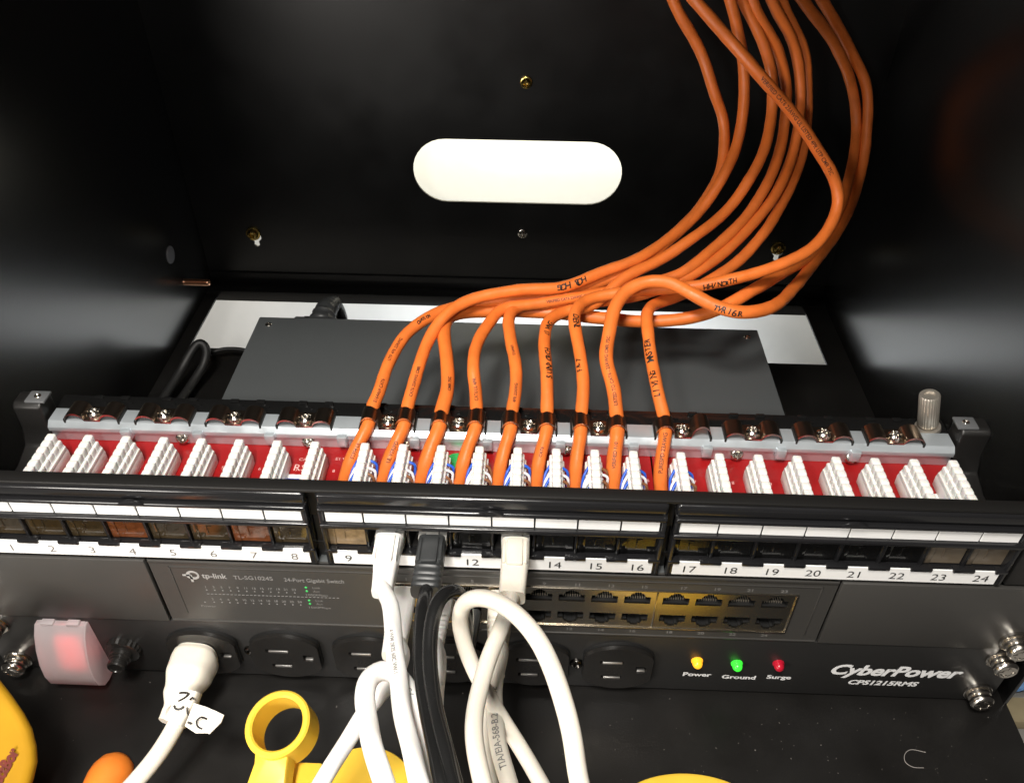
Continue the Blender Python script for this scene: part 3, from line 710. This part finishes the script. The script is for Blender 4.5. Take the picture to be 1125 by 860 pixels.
cab_txt = [
 [((412, 445), 'E164469 CAT6', 1.5, oi, False, 0), ((428, 400), 'UTP 4PR 23AWG', 1.5, oi, False, .6), ((388, 505), 'E2304 UL', 1.5, oi, False, 0), ((455, 358), 'OVATION', 1.6, mk, False, .8)],
 [((645, 310), 'HOB HOG', 3.0, mk, True, 0), ((458, 440), 'CAT6 23AWG CMR', 1.4, oi, False, 0), ((430, 512), 'UL VERIFD', 1.7, oi, False, 0)],
 [((494, 432), 'CMR 75C', 1.4, oi, False, -.8)],
 [((526, 445), 'CAT6 UL 4PR', 1.6, oi, False, 0), ((600, 331), PR, 1.3, oi, False, .3)],
 [((565, 445), '4PR 23AWG', 1.4, oi, False, 0), ((568, 395), 'E164469', 1.3, oi, False, 0)],
 [((601, 420), 'SUNPORCH', 2.8, mk, False, -1.3), ((602, 372), 'LIVNG', 2.6, mk, False, -.9), ((590, 505), 'CAT6', 1.4, oi, False, 0)],
 [((634, 350), 'DEN2', 3.2, mk, True, 1.0), ((640, 412), 'FR-7', 2.2, mk, False, 1.6), ((838, 85), 'VERIFIED CAT6 23AWG UL LISTED 4PR UTP CMR 75C', 1.9, oi, True, 0), ((770, 312), 'HH/NORTH', 2.4, mk, False, -1)],
 [((677, 520), 'VERIFIED 110', 1.6, oi, False, 0), ((677, 450), 'LISTED TO CAT6 - 23AWG CMR 75C', 1.6, oi, False, 0), ((785, 334), 'TVR16R', 2.8, mk, False, -.6)],
 [((731, 522), 'PURESPD 23AWG', 1.8, oi, False, 0), ((727, 440), 'LIVING', 2.8, mk, False, .8), ((718, 402), 'MASTER', 3.0, mk, False, .9)],
]
for i in range(9):
    xe = BX[9+i]-8.1
    pts = low(i, CXW[i], xe)+[p_+V(random.uniform(-.7, .7), random.uniform(-1.2, 1.2), random.uniform(-.7, .7))*(.3 if i == 6 else 1) for p_ in pd(up[i], .225 if i in (2, 7) else .05)]
    root, L = cable('orange_cable', pts, 3.2 if i in (2, 7) else CR, orange_m, lab[i], 'cable', og, cab_txt[i], it=12 if i == 6 else 4 if i != 3 else 1)
    # untwisted pairs from the jacket end to both sides of the punch-down block
    e = L[0]; bx_ = BX[9+i]
    cols_ = [((0.02, 0.10, 0.55), 'blue'), ((0.75, 0.75, 0.78), 'white'), ((0.75, 0.2, 0.02), 'orange'), ((0.02, 0.3, 0.06), 'green'), ((0.22, 0.09, 0.04), 'brown')]
    seq = [0, 1, 0, 1, 0, 1, 4, 1] if i not in (3, 6) else [0, 1, 1, 0, 4, 1, 4, 1]
    for k in range(8):
        side = -1 if k < 4 else 1; yy = [30, 26, 22.5, 18][k % 4]+random.uniform(-.6, .6)
        cidx = seq[k]; wm = mat('wire '+cols_[cidx][1], cols_[cidx][0], .35)
        st_ = e+V(random.uniform(-1.6, 1.6), -.3, random.uniform(-1, 1.2))
        if side < 0: pts_ = [st_, e+V(2.0, -2.2, 1.2), V(bx_-5.0-random.uniform(0, .6), yy-9, 115+random.random()*2), V(bx_-4.4, yy-2.5, 118.3), V(bx_-2.6, yy, 120.8)]
        else: pts_ = [V(bx_+2.2, yy, 120.6), V(bx_+4.4+random.uniform(0, 1.0), yy-.6, 119.3), V(bx_+5.3, yy-1.5, 116.2), V(bx_+5.0, yy-4, 113.4)]
        b = bmesh.new(); tube(b, spline(pts_, .8), .62, 8); build('wire', b, wm, root, smooth=60, label=None)

# ------------------------------------------------------------------ white and black patch leads
def boot_mesh(b, path, w0, w1, h0, h1, ribs=0, rib_from=.45, n=20):
    """flattened rounded boot along a path; widths (x) and heights at the two ends"""
    L = spline(path, .8); t = bmesh.new(); rings = []; N = len(L)
    a = Vector((1, 0, 0))
    for i, p in enumerate(L):
        s = i/(N-1); T = (L[min(i+1, N-1)]-L[max(i-1, 0)]).normalized(); a = (a-T*a.dot(T)).normalized(); c = T.cross(a)
        k = s*s*(3-2*s); ww = (w0+(w1-w0)*k)/2; hh = (h0+(h1-h0)*k)/2
        if ribs and s > rib_from:
            ph = (s-rib_from)/(1-rib_from)*ribs; q = 1-.10*(1 if (ph % 1) > .55 else 0); ww *= q; hh *= q
        e = 4.0
        ring = []
        for j in range(n):
            th = 2*math.pi*j/n; cx_, sx_ = math.cos(th), math.sin(th)
            ring.append(t.verts.new(p+a*ww*math.copysign(abs(cx_)**(2/e), cx_)+c*hh*math.copysign(abs(sx_)**(2/e), sx_)))
        rings.append(ring)
    for p, q in zip(rings, rings[1:]):
        for i in range(n): t.faces.new((p[i], p[(i+1) % n], q[(i+1) % n], q[i]))
    t.faces.new(rings[0][::-1]); t.faces.new(rings[-1]); bmesh.ops.recalc_face_normals(t, faces=t.faces); join(b, t)
def lead(name, label, cat, group, path, r, m, boot=None, boot_m=None, plug=None, texts=(), it=6, flat=1.0):
    L = smooth_path(spline(path, 1.6), it)
    root = thing(name, L[0], label, cat, group)
    b = bmesh.new(); tube(b, L, r, 24, tw=.045 if m is white_m else .015); build('jacket', b, m, root, smooth=60)
    if boot:
        b = bmesh.new(); boot_mesh(b, *boot[:5], **boot[5]); o = build('boot', b, boot_m or m, root, smooth=40)
    if plug:
        x, y0, y1, z = plug; b = bmesh.new(); box(b, x-5.8, x+5.8, y0, y1, z-3.6, z+3.6, .5); box(b, x-2.6, x+2.6, y0+1, y1-2, z+3.6, z+5.2, .4)
        build('plug', b, mat('clear plug plastic', (.75, .74, .70), .15, trans=.6), root)
        b = bmesh.new(); box(b, x-3.2, x+3.2, -15, -2, z+4.4, z+6.2, .7); box(b, x+3.6, x+4.8, -14, -3, z+2.4, z+5.6, .4); box(b, x-4.8, x-3.6, -14, -3, z+2.4, z+5.6, .4)
        build('latch_guard', b, boot_m or m, root)
    if texts:
        b = bmesh.new()
        for (s0, body, size, rev, sh) in texts:
            if isinstance(s0, tuple): s0 = s_at(L, *s0)
            text_on_path(b, L, s0, body, size, r, CAM, rev, shift=sh, bold=.05)
        build('jacket_print', b, grey_ink, root, smooth=0)
    return root, L
wg = 'pale patch leads plugged into the rack'
jx = {n: GX[(n-1)//8]+((n-1) % 8-3.5)*PIT for n in range(1, 25)}
def bt(x, z, x1=None, z1=None, n=25):
    """a boot runs straight out of its jack towards the front"""
    x1 = x if x1 is None else x1; z1 = z if z1 is None else z1
    return [V(x, -1, z), V(x, -8, z), V((x+x1)/2, -16, (z+z1)/2), V(x1, -n, z1)]
z_ = 106.0
x_ = jx[10]+1.2
lead('white_patch_lead', 'white patch lead with a smooth boot plugged into jack 10 of the patch panel', 'patch cable', wg,
     [V(x_, -14, z_), V(x_, -22, z_-.5), PD(429, 663, 311), PD(431, 685, 303), PD(434, 715, 294), PD(438, 750, 283), PD(444, 792, 270), PD(455, 835, 257), PD(466, 880, 247)], 3.2, white_m,
     (*[bt(x_, z_+.5, x_+.6, z_-1, 26)], 11.2, 8.2, 10, 7.6, dict(ribs=0)), white_m, (x_, -2, 8, z_), [(36, 'AWM 2835 60C VW-1', 1.5, False, -.6)])
x_ = jx[11]+1.6
lead('black_patch_lead', 'black patch lead with a ribbed boot plugged into jack 11 of the patch panel', 'patch cable', 'black patch leads',
     [V(x_, -14, z_), V(x_, -22, z_-.5), PD(466, 660, 310), PD(463, 680, 303), PD(462, 710, 294), PD(464, 750, 283), PD(473, 800, 268), PD(486, 862, 251), PD(494, 900, 245)], 2.7, blackc_m,
     (bt(x_, z_+.5, x_-.4, z_-1, 25), 11.2, 11.6, 9.6, 9.6, dict(ribs=5, rib_from=.45)), boot_b, (x_, -2, 8, z_))
x_ = cols[2]
lead('black_patch_lead', 'black patch lead arching out of the switch in front of the other black lead', 'patch cable', 'black patch leads',
     [V(x_, -8, LZ), V(x_, -20, LZ+3), PD(513, 676, 322), PD(508, 656, 312), PD(497, 648, 305), PD(484, 655, 300), PD(475, 680, 294), PD(472, 720, 286), PD(477, 770, 274), PD(489, 820, 260), PD(504, 880, 247)], 2.7, blackc_m,
     (bt(x_, LZ, x_, LZ+2, 20), 11, 8, 9, 7.4, dict(ribs=0)), boot_b)
x_ = jx[13]+1.0
lead('cream_patch_lead', 'cream patch lead with a square boot plugged into jack 13 of the patch panel', 'patch cable', wg,
     [V(x_, -14, z_), V(x_-.4, -24, z_-1), PD(558, 668, 309), PD(551, 688, 301), PD(541, 712, 293), PD(530, 745, 283), PD(522, 780, 272), PD(521, 815, 261), PD(528, 850, 252), PD(538, 890, 246)], 3.0, cream_m,
     (bt(x_+.2, z_+.5, x_-.6, z_-1, 26), 11.4, 10.4, 10, 9.4, dict(ribs=0)), cream_m, (x_, -2, 8, z_))
A = [PD(650, 900, 236), PD(637, 862, 238), PD(627, 800, 243), PD(611, 745, 250), PD(591, 702, 258), PD(567, 674, 267), PD(541, 659, 277), PD(519, 657, 288), PD(507, 667, 297), PD(505, 686, 302), PD(512, 713, 304), PD(524, 742, 304), PD(543, 775, 304), PD(568, 815, 302), PD(598, 866, 300), PD(615, 900, 300)]
lead('cream_patch_lead', 'thick cream patch lead looping in a wide arch in front of the switch ports', 'patch cable', wg, A, 2.95, cream_m, it=8)
x_ = cols[3]
lead('cream_patch_lead', 'cream patch lead with large printed lettering, hanging down behind the loop from a ribbed boot', 'patch cable', wg,
     [V(x_, -12, UZ), V(x_-.4, -22, UZ-1), PD(551, 716, 330), PD(546, 735, 322), PD(543, 757, 314), PD(544, 785, 304), PD(547, 815, 294), PD(556, 850, 283), PD(572, 900, 270)], 3.15, cream_m,
     (bt(x_, UZ, x_-.8, UZ-2, 30), 11, 7.2, 8.8, 6.8, dict(ribs=8, rib_from=.35)), cream_m, None, [((557, 852), 'TIA/EIA-568-B.2 CAT 5E', 2.5, True, .4)])
def mini(name, label, x_, zw, m, A):
    lead(name, label, 'patch cable', wg, [V(x_, -14, zw), V(x_, -24, zw-1)]+A, 2.7, m, (bt(x_, zw, x_, zw-2, 29), 11, 6.8, 8.8, 6.4, dict(ribs=8, rib_from=.35)), m)
mini('white_patch_lead', 'short white ribbed boot just right of the black leads, its cable hidden behind them', cols[1]+2.5, UZ, white_m, [PD(484, 722, 332), PD(480, 760, 324), PD(480, 800, 315), PD(484, 860, 305)])
mini('cream_patch_lead', 'cream ribbed boot in the lower port row behind the crossing cream leads', cols[3]-.5, LZ, cream_m, [PD(537, 735, 338), PD(532, 765, 330), PD(533, 810, 318), PD(541, 870, 305)])
x_ = cols[0]
lead('white_patch_lead', 'white patch lead with a wide boot in the switch, running off to the lower left', 'patch cable', wg,
     [V(x_, -14, UZ-1), V(x_, -22, UZ-1.5), PD(442, 722, 328), PD(432, 742, 321), PD(412, 768, 316), PD(391, 798, 312), PD(369, 834, 308), PD(348, 869, 305), PD(330, 900, 303)], 3.3, white_m,
     (bt(x_, UZ, x_, UZ-2, 31), 11.6, 9.4, 9.8, 8.2, dict(ribs=0)), white_m)
A = [PD(474, 900, 262), PD(468, 860, 266), PD(461, 805, 276), PD(453, 768, 284), PD(440, 746, 290), PD(424, 735, 292), PD(408, 740, 289), PD(401, 762, 282), PD(404, 795, 271), PD(414, 835, 260), PD(430, 885, 250)]
lead('white_patch_lead', 'white patch lead bent over in a tight arch behind the jack 10 lead', 'patch cable', wg, A, 3.4, white_m, None, None, None,
     [(38, '75C', 2.4, False, 0), (150, 'AWM E189', 2.2, False, 1.6)], it=5)

# ------------------------------------------------------------------ white power cord with its folded tag
root = thing('white_power_cord', (-136.6, -4, OZ), 'white power cord with a folded handwritten tag, plugged into the leftmost outlet', 'power cord')
px_ = OX[0]
b = bmesh.new()
pth = [V(px_-2.2, -3.7, 22.5), V(px_-2.6, -12, 22.5), V(px_-3.2, -21, 22.2), V(px_-4, -30, 21.5), V(px_-5.4, -37, 20.5)]
L = spline(pth, 1.0)
def plug_profile(s): return 1
t = bmesh.new(); rings = []; a = Vector((1, 0, 0)); N = len(L)
ws = [(0, 19.6), (.14, 21.0), (.32, 20.2), (.6, 15.5), (.86, 9.6), (1, 8.6)]; hs = [(0, 20), (.3, 18.5), (.6, 12.5), (.82, 8), (1, 7.2)]
def lerp(tab, s):
    for (a0, v0), (a1, v1) in zip(tab, tab[1:]):
        if s <= a1: f = (s-a0)/(a1-a0); f = f*f*(3-2*f); return v0+(v1-v0)*f
    return tab[-1][1]
for i, p in enumerate(L):
    s = i/(N-1); T = (L[min(i+1, N-1)]-L[max(i-1, 0)]).normalized(); a = (a-T*a.dot(T)).normalized(); c = T.cross(a); ww = lerp(ws, s)/2; hh = lerp(hs, s)/2
    if s < .05: ww *= .93; hh *= .93
    ring = []
    for j in range(28):
        th = 2*math.pi*j/28; cc, ss = math.cos(th), math.sin(th); e = 3.0
        ring.append(t.verts.new(p+a*ww*math.copysign(abs(cc)**(2/e), cc)+c*hh*math.copysign(abs(ss)**(2/e), ss)))
    rings.append(ring)
for p, q in zip(rings, rings[1:]):
    for i in range(28): t.faces.new((p[i], p[(i+1) % 28], q[(i+1) % 28], q[i]))
t.faces.new(rings[0][::-1]); t.faces.new(rings[-1]); bmesh.ops.recalc_face_normals(t, faces=t.faces); join(b, t)
build('plug', b, cream_m, root, smooth=50)
L = smooth_path(spline([V(px_-4.6, -33, 21), PD(200, 783, 351.0), PD(190, 802, 348.0), PD(176, 825, 345.0), PD(158, 848, 342.0), PD(140, 868, 340.0), PD(118, 890, 338.0)], 1.6), 5)
b = bmesh.new(); tube(b, L, 3.7, 16); build('cord', b, cream_m, root, smooth=60)
tag_m = mat('cream tag paper', (0.80, 0.76, 0.68), .5)
b = bmesh.new()
Lt = [PD(209, 759, 354.0), PD(205, 770, 352.0), PD(199, 782, 350.0), PD(192, 795, 347.5)]
# sleeve wrapped round the cord
boot_mesh(b, Lt, 9.4, 8.6, 8.6, 8.0, n=20)
q1, q2, q3, q4 = PD(213, 772, 347.0), PD(238, 781, 345.0), PD(229, 805, 341.0), PD(203, 797, 343.0)
nrm = (q2-q1).cross(q4-q1).normalized()
t = bmesh.new(); k1, k2, k3, k4 = q1, q2, q3, q4
n1 = PD(246, 785, 341.0); n2 = PD(243, 793, 340.0); n3 = PD(230, 806, 339.0)
f1 = [k1, PD(226, 776, 347.0), PD(238, 781, 346.0), PD(228, 805, 342.0), PD(215, 805, 341.0), k4]
vs = [t.verts.new(x) for x in f1]; vb = [t.verts.new(x-nrm*(-.5)) for x in f1]
t.faces.new(vs); t.faces.new(vb[::-1])
for i in range(6): t.faces.new((vs[i], vs[(i+1) % 6], vb[(i+1) % 6], vb[i]))
f2 = [PD(238, 781, 346.0), n1, n2, n3, PD(228, 805, 342.0)]
vs = [t.verts.new(x) for x in f2]; vb = [t.verts.new(x+nrm*.5) for x in f2]
t.faces.new(vs); t.faces.new(vb[::-1])
for i in range(5): t.faces.new((vs[i], vs[(i+1) % 5], vb[(i+1) % 5], vb[i]))
bmesh.ops.recalc_face_normals(t, faces=t.faces); join(b, t)
tg = build('folded_tag', b, tag_m, root, smooth=40)
b = bmesh.new()
def stroke(pl, d, r=.46): tube(b, spline([PD(x, y, d) for x, y in pl], .6), r, 6)
stroke([(197, 761), (201, 760.5), (207, 761.5), (203, 766), (196, 770)], 348.40000000000003); stroke([(191.5, 774.5), (192, 777.5), (196, 779), (200, 777.5), (201, 775.5)], 346.0)
stroke([(208.5, 768.5), (211, 765.8), (213.5, 768)], 347.1, .38); stroke([(205.5, 776.5), (205.6, 782), (207.3, 786.5)], 345.1, .36)
stroke([(206, 793), (210.5, 794.5)], 341.90000000000003, .5); stroke([(227.5, 789.5), (221, 787.5), (216, 792), (217, 797.5), (222, 800.5)], 342.0, .4)
build('handwriting', b, marker_m, tg, smooth=60)

# ------------------------------------------------------------------ behind the switch
root = thing('black_power_cord', (-119, 180, 70), 'black power lead whose plug sticks up behind the left rear of the network switch', 'power cord')
c = V(PY(349, 340, 190).x, 186, 76)
b = bmesh.new(); box(b, c.x-14.5, c.x+11.5, 181, 189, 60, 83, 1.4)
for k in range(4): box(b, c.x-8, c.x+6, 181.5+k*1.8, 182.3+k*1.8, 82.6, 83.8, .2)
build('plug', b, boot_b, root, smooth=40)
b = bmesh.new(); L = spline([V(c.x, 187, 74), V(c.x+1, 197, 78), V(c.x+2.5, 207, 78), V(c.x+4, 214, 75), V(c.x+5, 220, 64), V(c.x+4, 226, 40), V(c.x, 230, 5)], 1.2)
tube(b, L, lambda s: (9.0-14*s if s < .3 else 3.6)*(1 if s > .3 or int(s*50) % 2 else .9), 18); build('cord', b, boot_b, root, smooth=50)
A = [PZ(225, 392, 6), PZ(238, 385, 8), PZ(256, 383, 9), PZ(276, 386, 8), PZ(300, 392, 6), PZ(330, 400, 4)]
lead('thin_black_cord', 'thin black cord running under the network switch beside the floor opening', 'cord', None, A, 1.4, cord_m)
A = [PZ(150, 480, 6), PZ(178, 440, 8), PZ(200, 405, 14), PZ(211, 385, 22), PZ(220, 375, 26), PZ(227, 382, 22), PZ(225, 398, 14), PZ(212, 420, 8), PZ(195, 445, 6), PZ(170, 485, 5)]
lead('black_loop_cord', 'black cord standing in a narrow loop at the left side of the cabinet floor', 'cord', None, A, 3.0, cord_m)

# ------------------------------------------------------------------ tools on the floor in front
root = thing('cable_stripper', (-95, -35, Z0), 'yellow plastic cable stripper with a finger ring, lying left of the white patch leads', 'tool')
def ringbm(c, ax, r_out, r_in, h, taper=1.0):
    b = bmesh.new(); a, bb, ax = frame_of(ax); n = 48; t = bmesh.new(); R = []
    prof = [(r_out-.8, h), (r_out, h-.8), (r_out*taper, 0), (r_in*taper+.3, 0), (r_in, h-.8), (r_in+.8, h)]
    for r, hh in prof: R.append([t.verts.new(c+ax*hh+a*r*math.cos(2*math.pi*i/n)+bb*r*math.sin(2*math.pi*i/n)) for i in range(n)])
    for p, q in zip(R, R[1:]+R[:1]):
        for i in range(n): t.faces.new((p[i], p[(i+1) % n], q[(i+1) % n], q[i]))
    bmesh.ops.recalc_face_normals(t, faces=t.faces); join(b, t); return b
topc = PD(304, 794, 340); ax = Vector((-.12, -.22, 1)).normalized(); basec = topc-ax*15
b = ringbm(basec, ax, 13.6, 10.6, 15, .97); build('finger_ring', b, yellow_m, root)
b = bmesh.new(); q = [PD(280, 818, 337), PD(297, 826, 337), PD(319, 818, 337), PD(314, 850, 331), PD(311, 890, 326), PD(262, 890, 326), PD(270, 862, 329), PD(279, 838, 332)]
prism(b, [(v.x, v.y, v.z) for v in q], lambda x, y, z: V(x, y, z), (1.0, 2.5, -9), 1.0); build('body', b, yellow_m, root, smooth=40)
b = bmesh.new(); p = PD(334, 852, 345)
box(b, p.x-7, p.x+6.5, p.y-16, p.y+6, 0, p.z, 1.0); build('blade_holder', b, yellow_m, root)
c = PZ(396, 880, 8)
root = thing('punch_down_tool', (c.x, c.y, Z0), 'bright yellow rounded tool handle under the white patch leads at the bottom edge', 'tool')
b = bmesh.new(); lathe(b, (c.x, c.y, Z0), (0, 0, 1), [(24, 0), (25, 2), (25, 8), (24, 10), (20, 10.6), (4, 10.8)], 64); build('grip', b, yellow_m, root)
b = bmesh.new(); box(b, c.x-6, c.x+6, c.y-60, c.y-20, Z0+1, 8, 2); build('shank', b, yellow_m, root)
c = PZ(745, 886, 9)
root = thing('yellow_tool_case', (c.x+6, c.y-4, Z0), 'yellow tool just showing at the bottom edge, right of centre', 'tool')
b = bmesh.new(); lathe(b, (0, 0, 0), (0, 0, 1), [(1, 0), (1.03, 2), (1.03, 7.6), (1.0, 9), (.93, 9.8), (.2, 10)], 64)
for v in b.verts: v.co = V(c.x+6+v.co.x*33, c.y-4+v.co.y*19.5, Z0+v.co.z)
build('shell', b, yellow_m, root); b = bmesh.new(); box(b, c.x-14, c.x+22, c.y-14, c.y+2, Z0+9.7, Z0+10.6, .4); build('raised_panel', b, ydark_m, root)
root = thing('screwdriver', (-168, -60, Z0), 'round orange handle end of a screwdriver lying behind the white power cord', 'tool')
p = PD(122, 852, 372); b = bmesh.new()
axd = Vector((-.05, -1, .12)).normalized()
lathe(b, p+axd*-2, axd, [(.5, -8), (4.5, -7), (7.6, -4.2), (9.4, 0), (9.8, 4), (9.2, 12), (8.2, 20), (8.6, 40), (9.0, 70)], 40); build('handle', b, orangeb_m, root, smooth=60)
b = bmesh.new(); lathe(b, p+axd*66, axd, [(3, 0), (3, 40), (1, 44)], 16); build('shaft', b, chrome_m, root)
# amber tool case, lower left corner
root = thing('amber_tool_case', (-215, -60, Z0), 'amber yellow rounded tool case with red lettering in the lower left corner', 'tool case')
outl = [(-60, 700), (-14, 728), (0, 746), (14, 764), (27, 783), (36, 800), (41, 820), (42, 838), (37, 858), (26, 885), (0, 930), (-60, 960)]
q = [PD(x, y, 330) for x, y in outl]
b = bmesh.new(); prism(b, [tuple(v) for v in q], lambda x, y, z: V(x, y, z), tuple(ray(20, 800)*46), 5.5, seg=4)
build('shell', b, ydark_m, root, smooth=50)
b = bmesh.new(); n0 = -ray(20, 800).normalized()
pa, pb = PD(2, 861, 329.2), PD(26, 818, 329.2); xd = (pb-pa).normalized(); yd = n0.cross(xd)
add_text(b, 'ectBor', 4.2, PD(0, 862, 329.4), xd, yd, bold=.35, shear=.2, sx=.95)
build('lettering', b, redink_m, root, smooth=0)

# ------------------------------------------------------------------ far below on the right
c = PZ(1118, 746, -250)
t = bmesh.new(); b = bmesh.new(); bmesh.ops.create_grid(t, x_segments=14, y_segments=14, size=1)
for v in t.verts: v.co = V(c.x+34+v.co.x*46, c.y+14+v.co.y*26, -252+random.uniform(0, 10))
join(b, t); o = build('blue_plastic_bag', b, mat('pale blue film', (0.28, 0.50, 0.80), .3), None, c); setp(o, 'crumpled pale blue plastic bag seen past the right edge of the cabinet', 'bag')
c = PZ(1122, 779, -245); b = bmesh.new(); box(b, c.x-16, c.x+60, c.y-10, c.y+12, -258, -246, 2)
o = build('cardboard_box', b, mat('tan cardboard', (0.40, 0.33, 0.20), .7, cvar=.1), None, c); setp(o, 'small tan cardboard box below the blue bag at the right edge', 'box')

# ------------------------------------------------------------------ lint and dust
b = bmesh.new(); L = [PZ(x, y, Z0+.4) for x, y in ((1017, 826), (1000, 823), (994, 828), (994, 836), (1002, 842), (1015, 843))]
tube(b, smooth_path(spline(L, .8), 2), .14, 5); o = build('lint_hair', b, mat('grey lint', (.30, .28, .26), .8), None, L[0]); setp(o, 'curled grey hair of lint lying on the black floor at the lower right', 'lint')
b = bmesh.new()
for _ in range(170):
    x, y = random.uniform(-235, 245), random.uniform(-75, -3)
    if random.random() < .45: x = random.uniform(60, 245)
    s = random.uniform(.08, .22)*(2.0 if random.random() < .06 else 1)
    t = bmesh.new(); bmesh.ops.create_icosphere(t, subdivisions=1, radius=s)
    k = random.uniform(.6, 2.5); an = random.random()*3.14
    bmesh.ops.transform(t, matrix=Matrix.Translation((x, y, Z0+s*.3)) @ Matrix.Rotation(an, 4, 'Z') @ Matrix.Diagonal((k, 1, .5, 1)), verts=t.verts); join(b, t)
o = build('dust', b, mat('grey dust', (.12, .11, .10), .9), None, (0, -40, Z0)); setp(o, kind='stuff')
o['label'] = 'pale specks of dust scattered over the black cabinet floor'; o['category'] = 'dust'
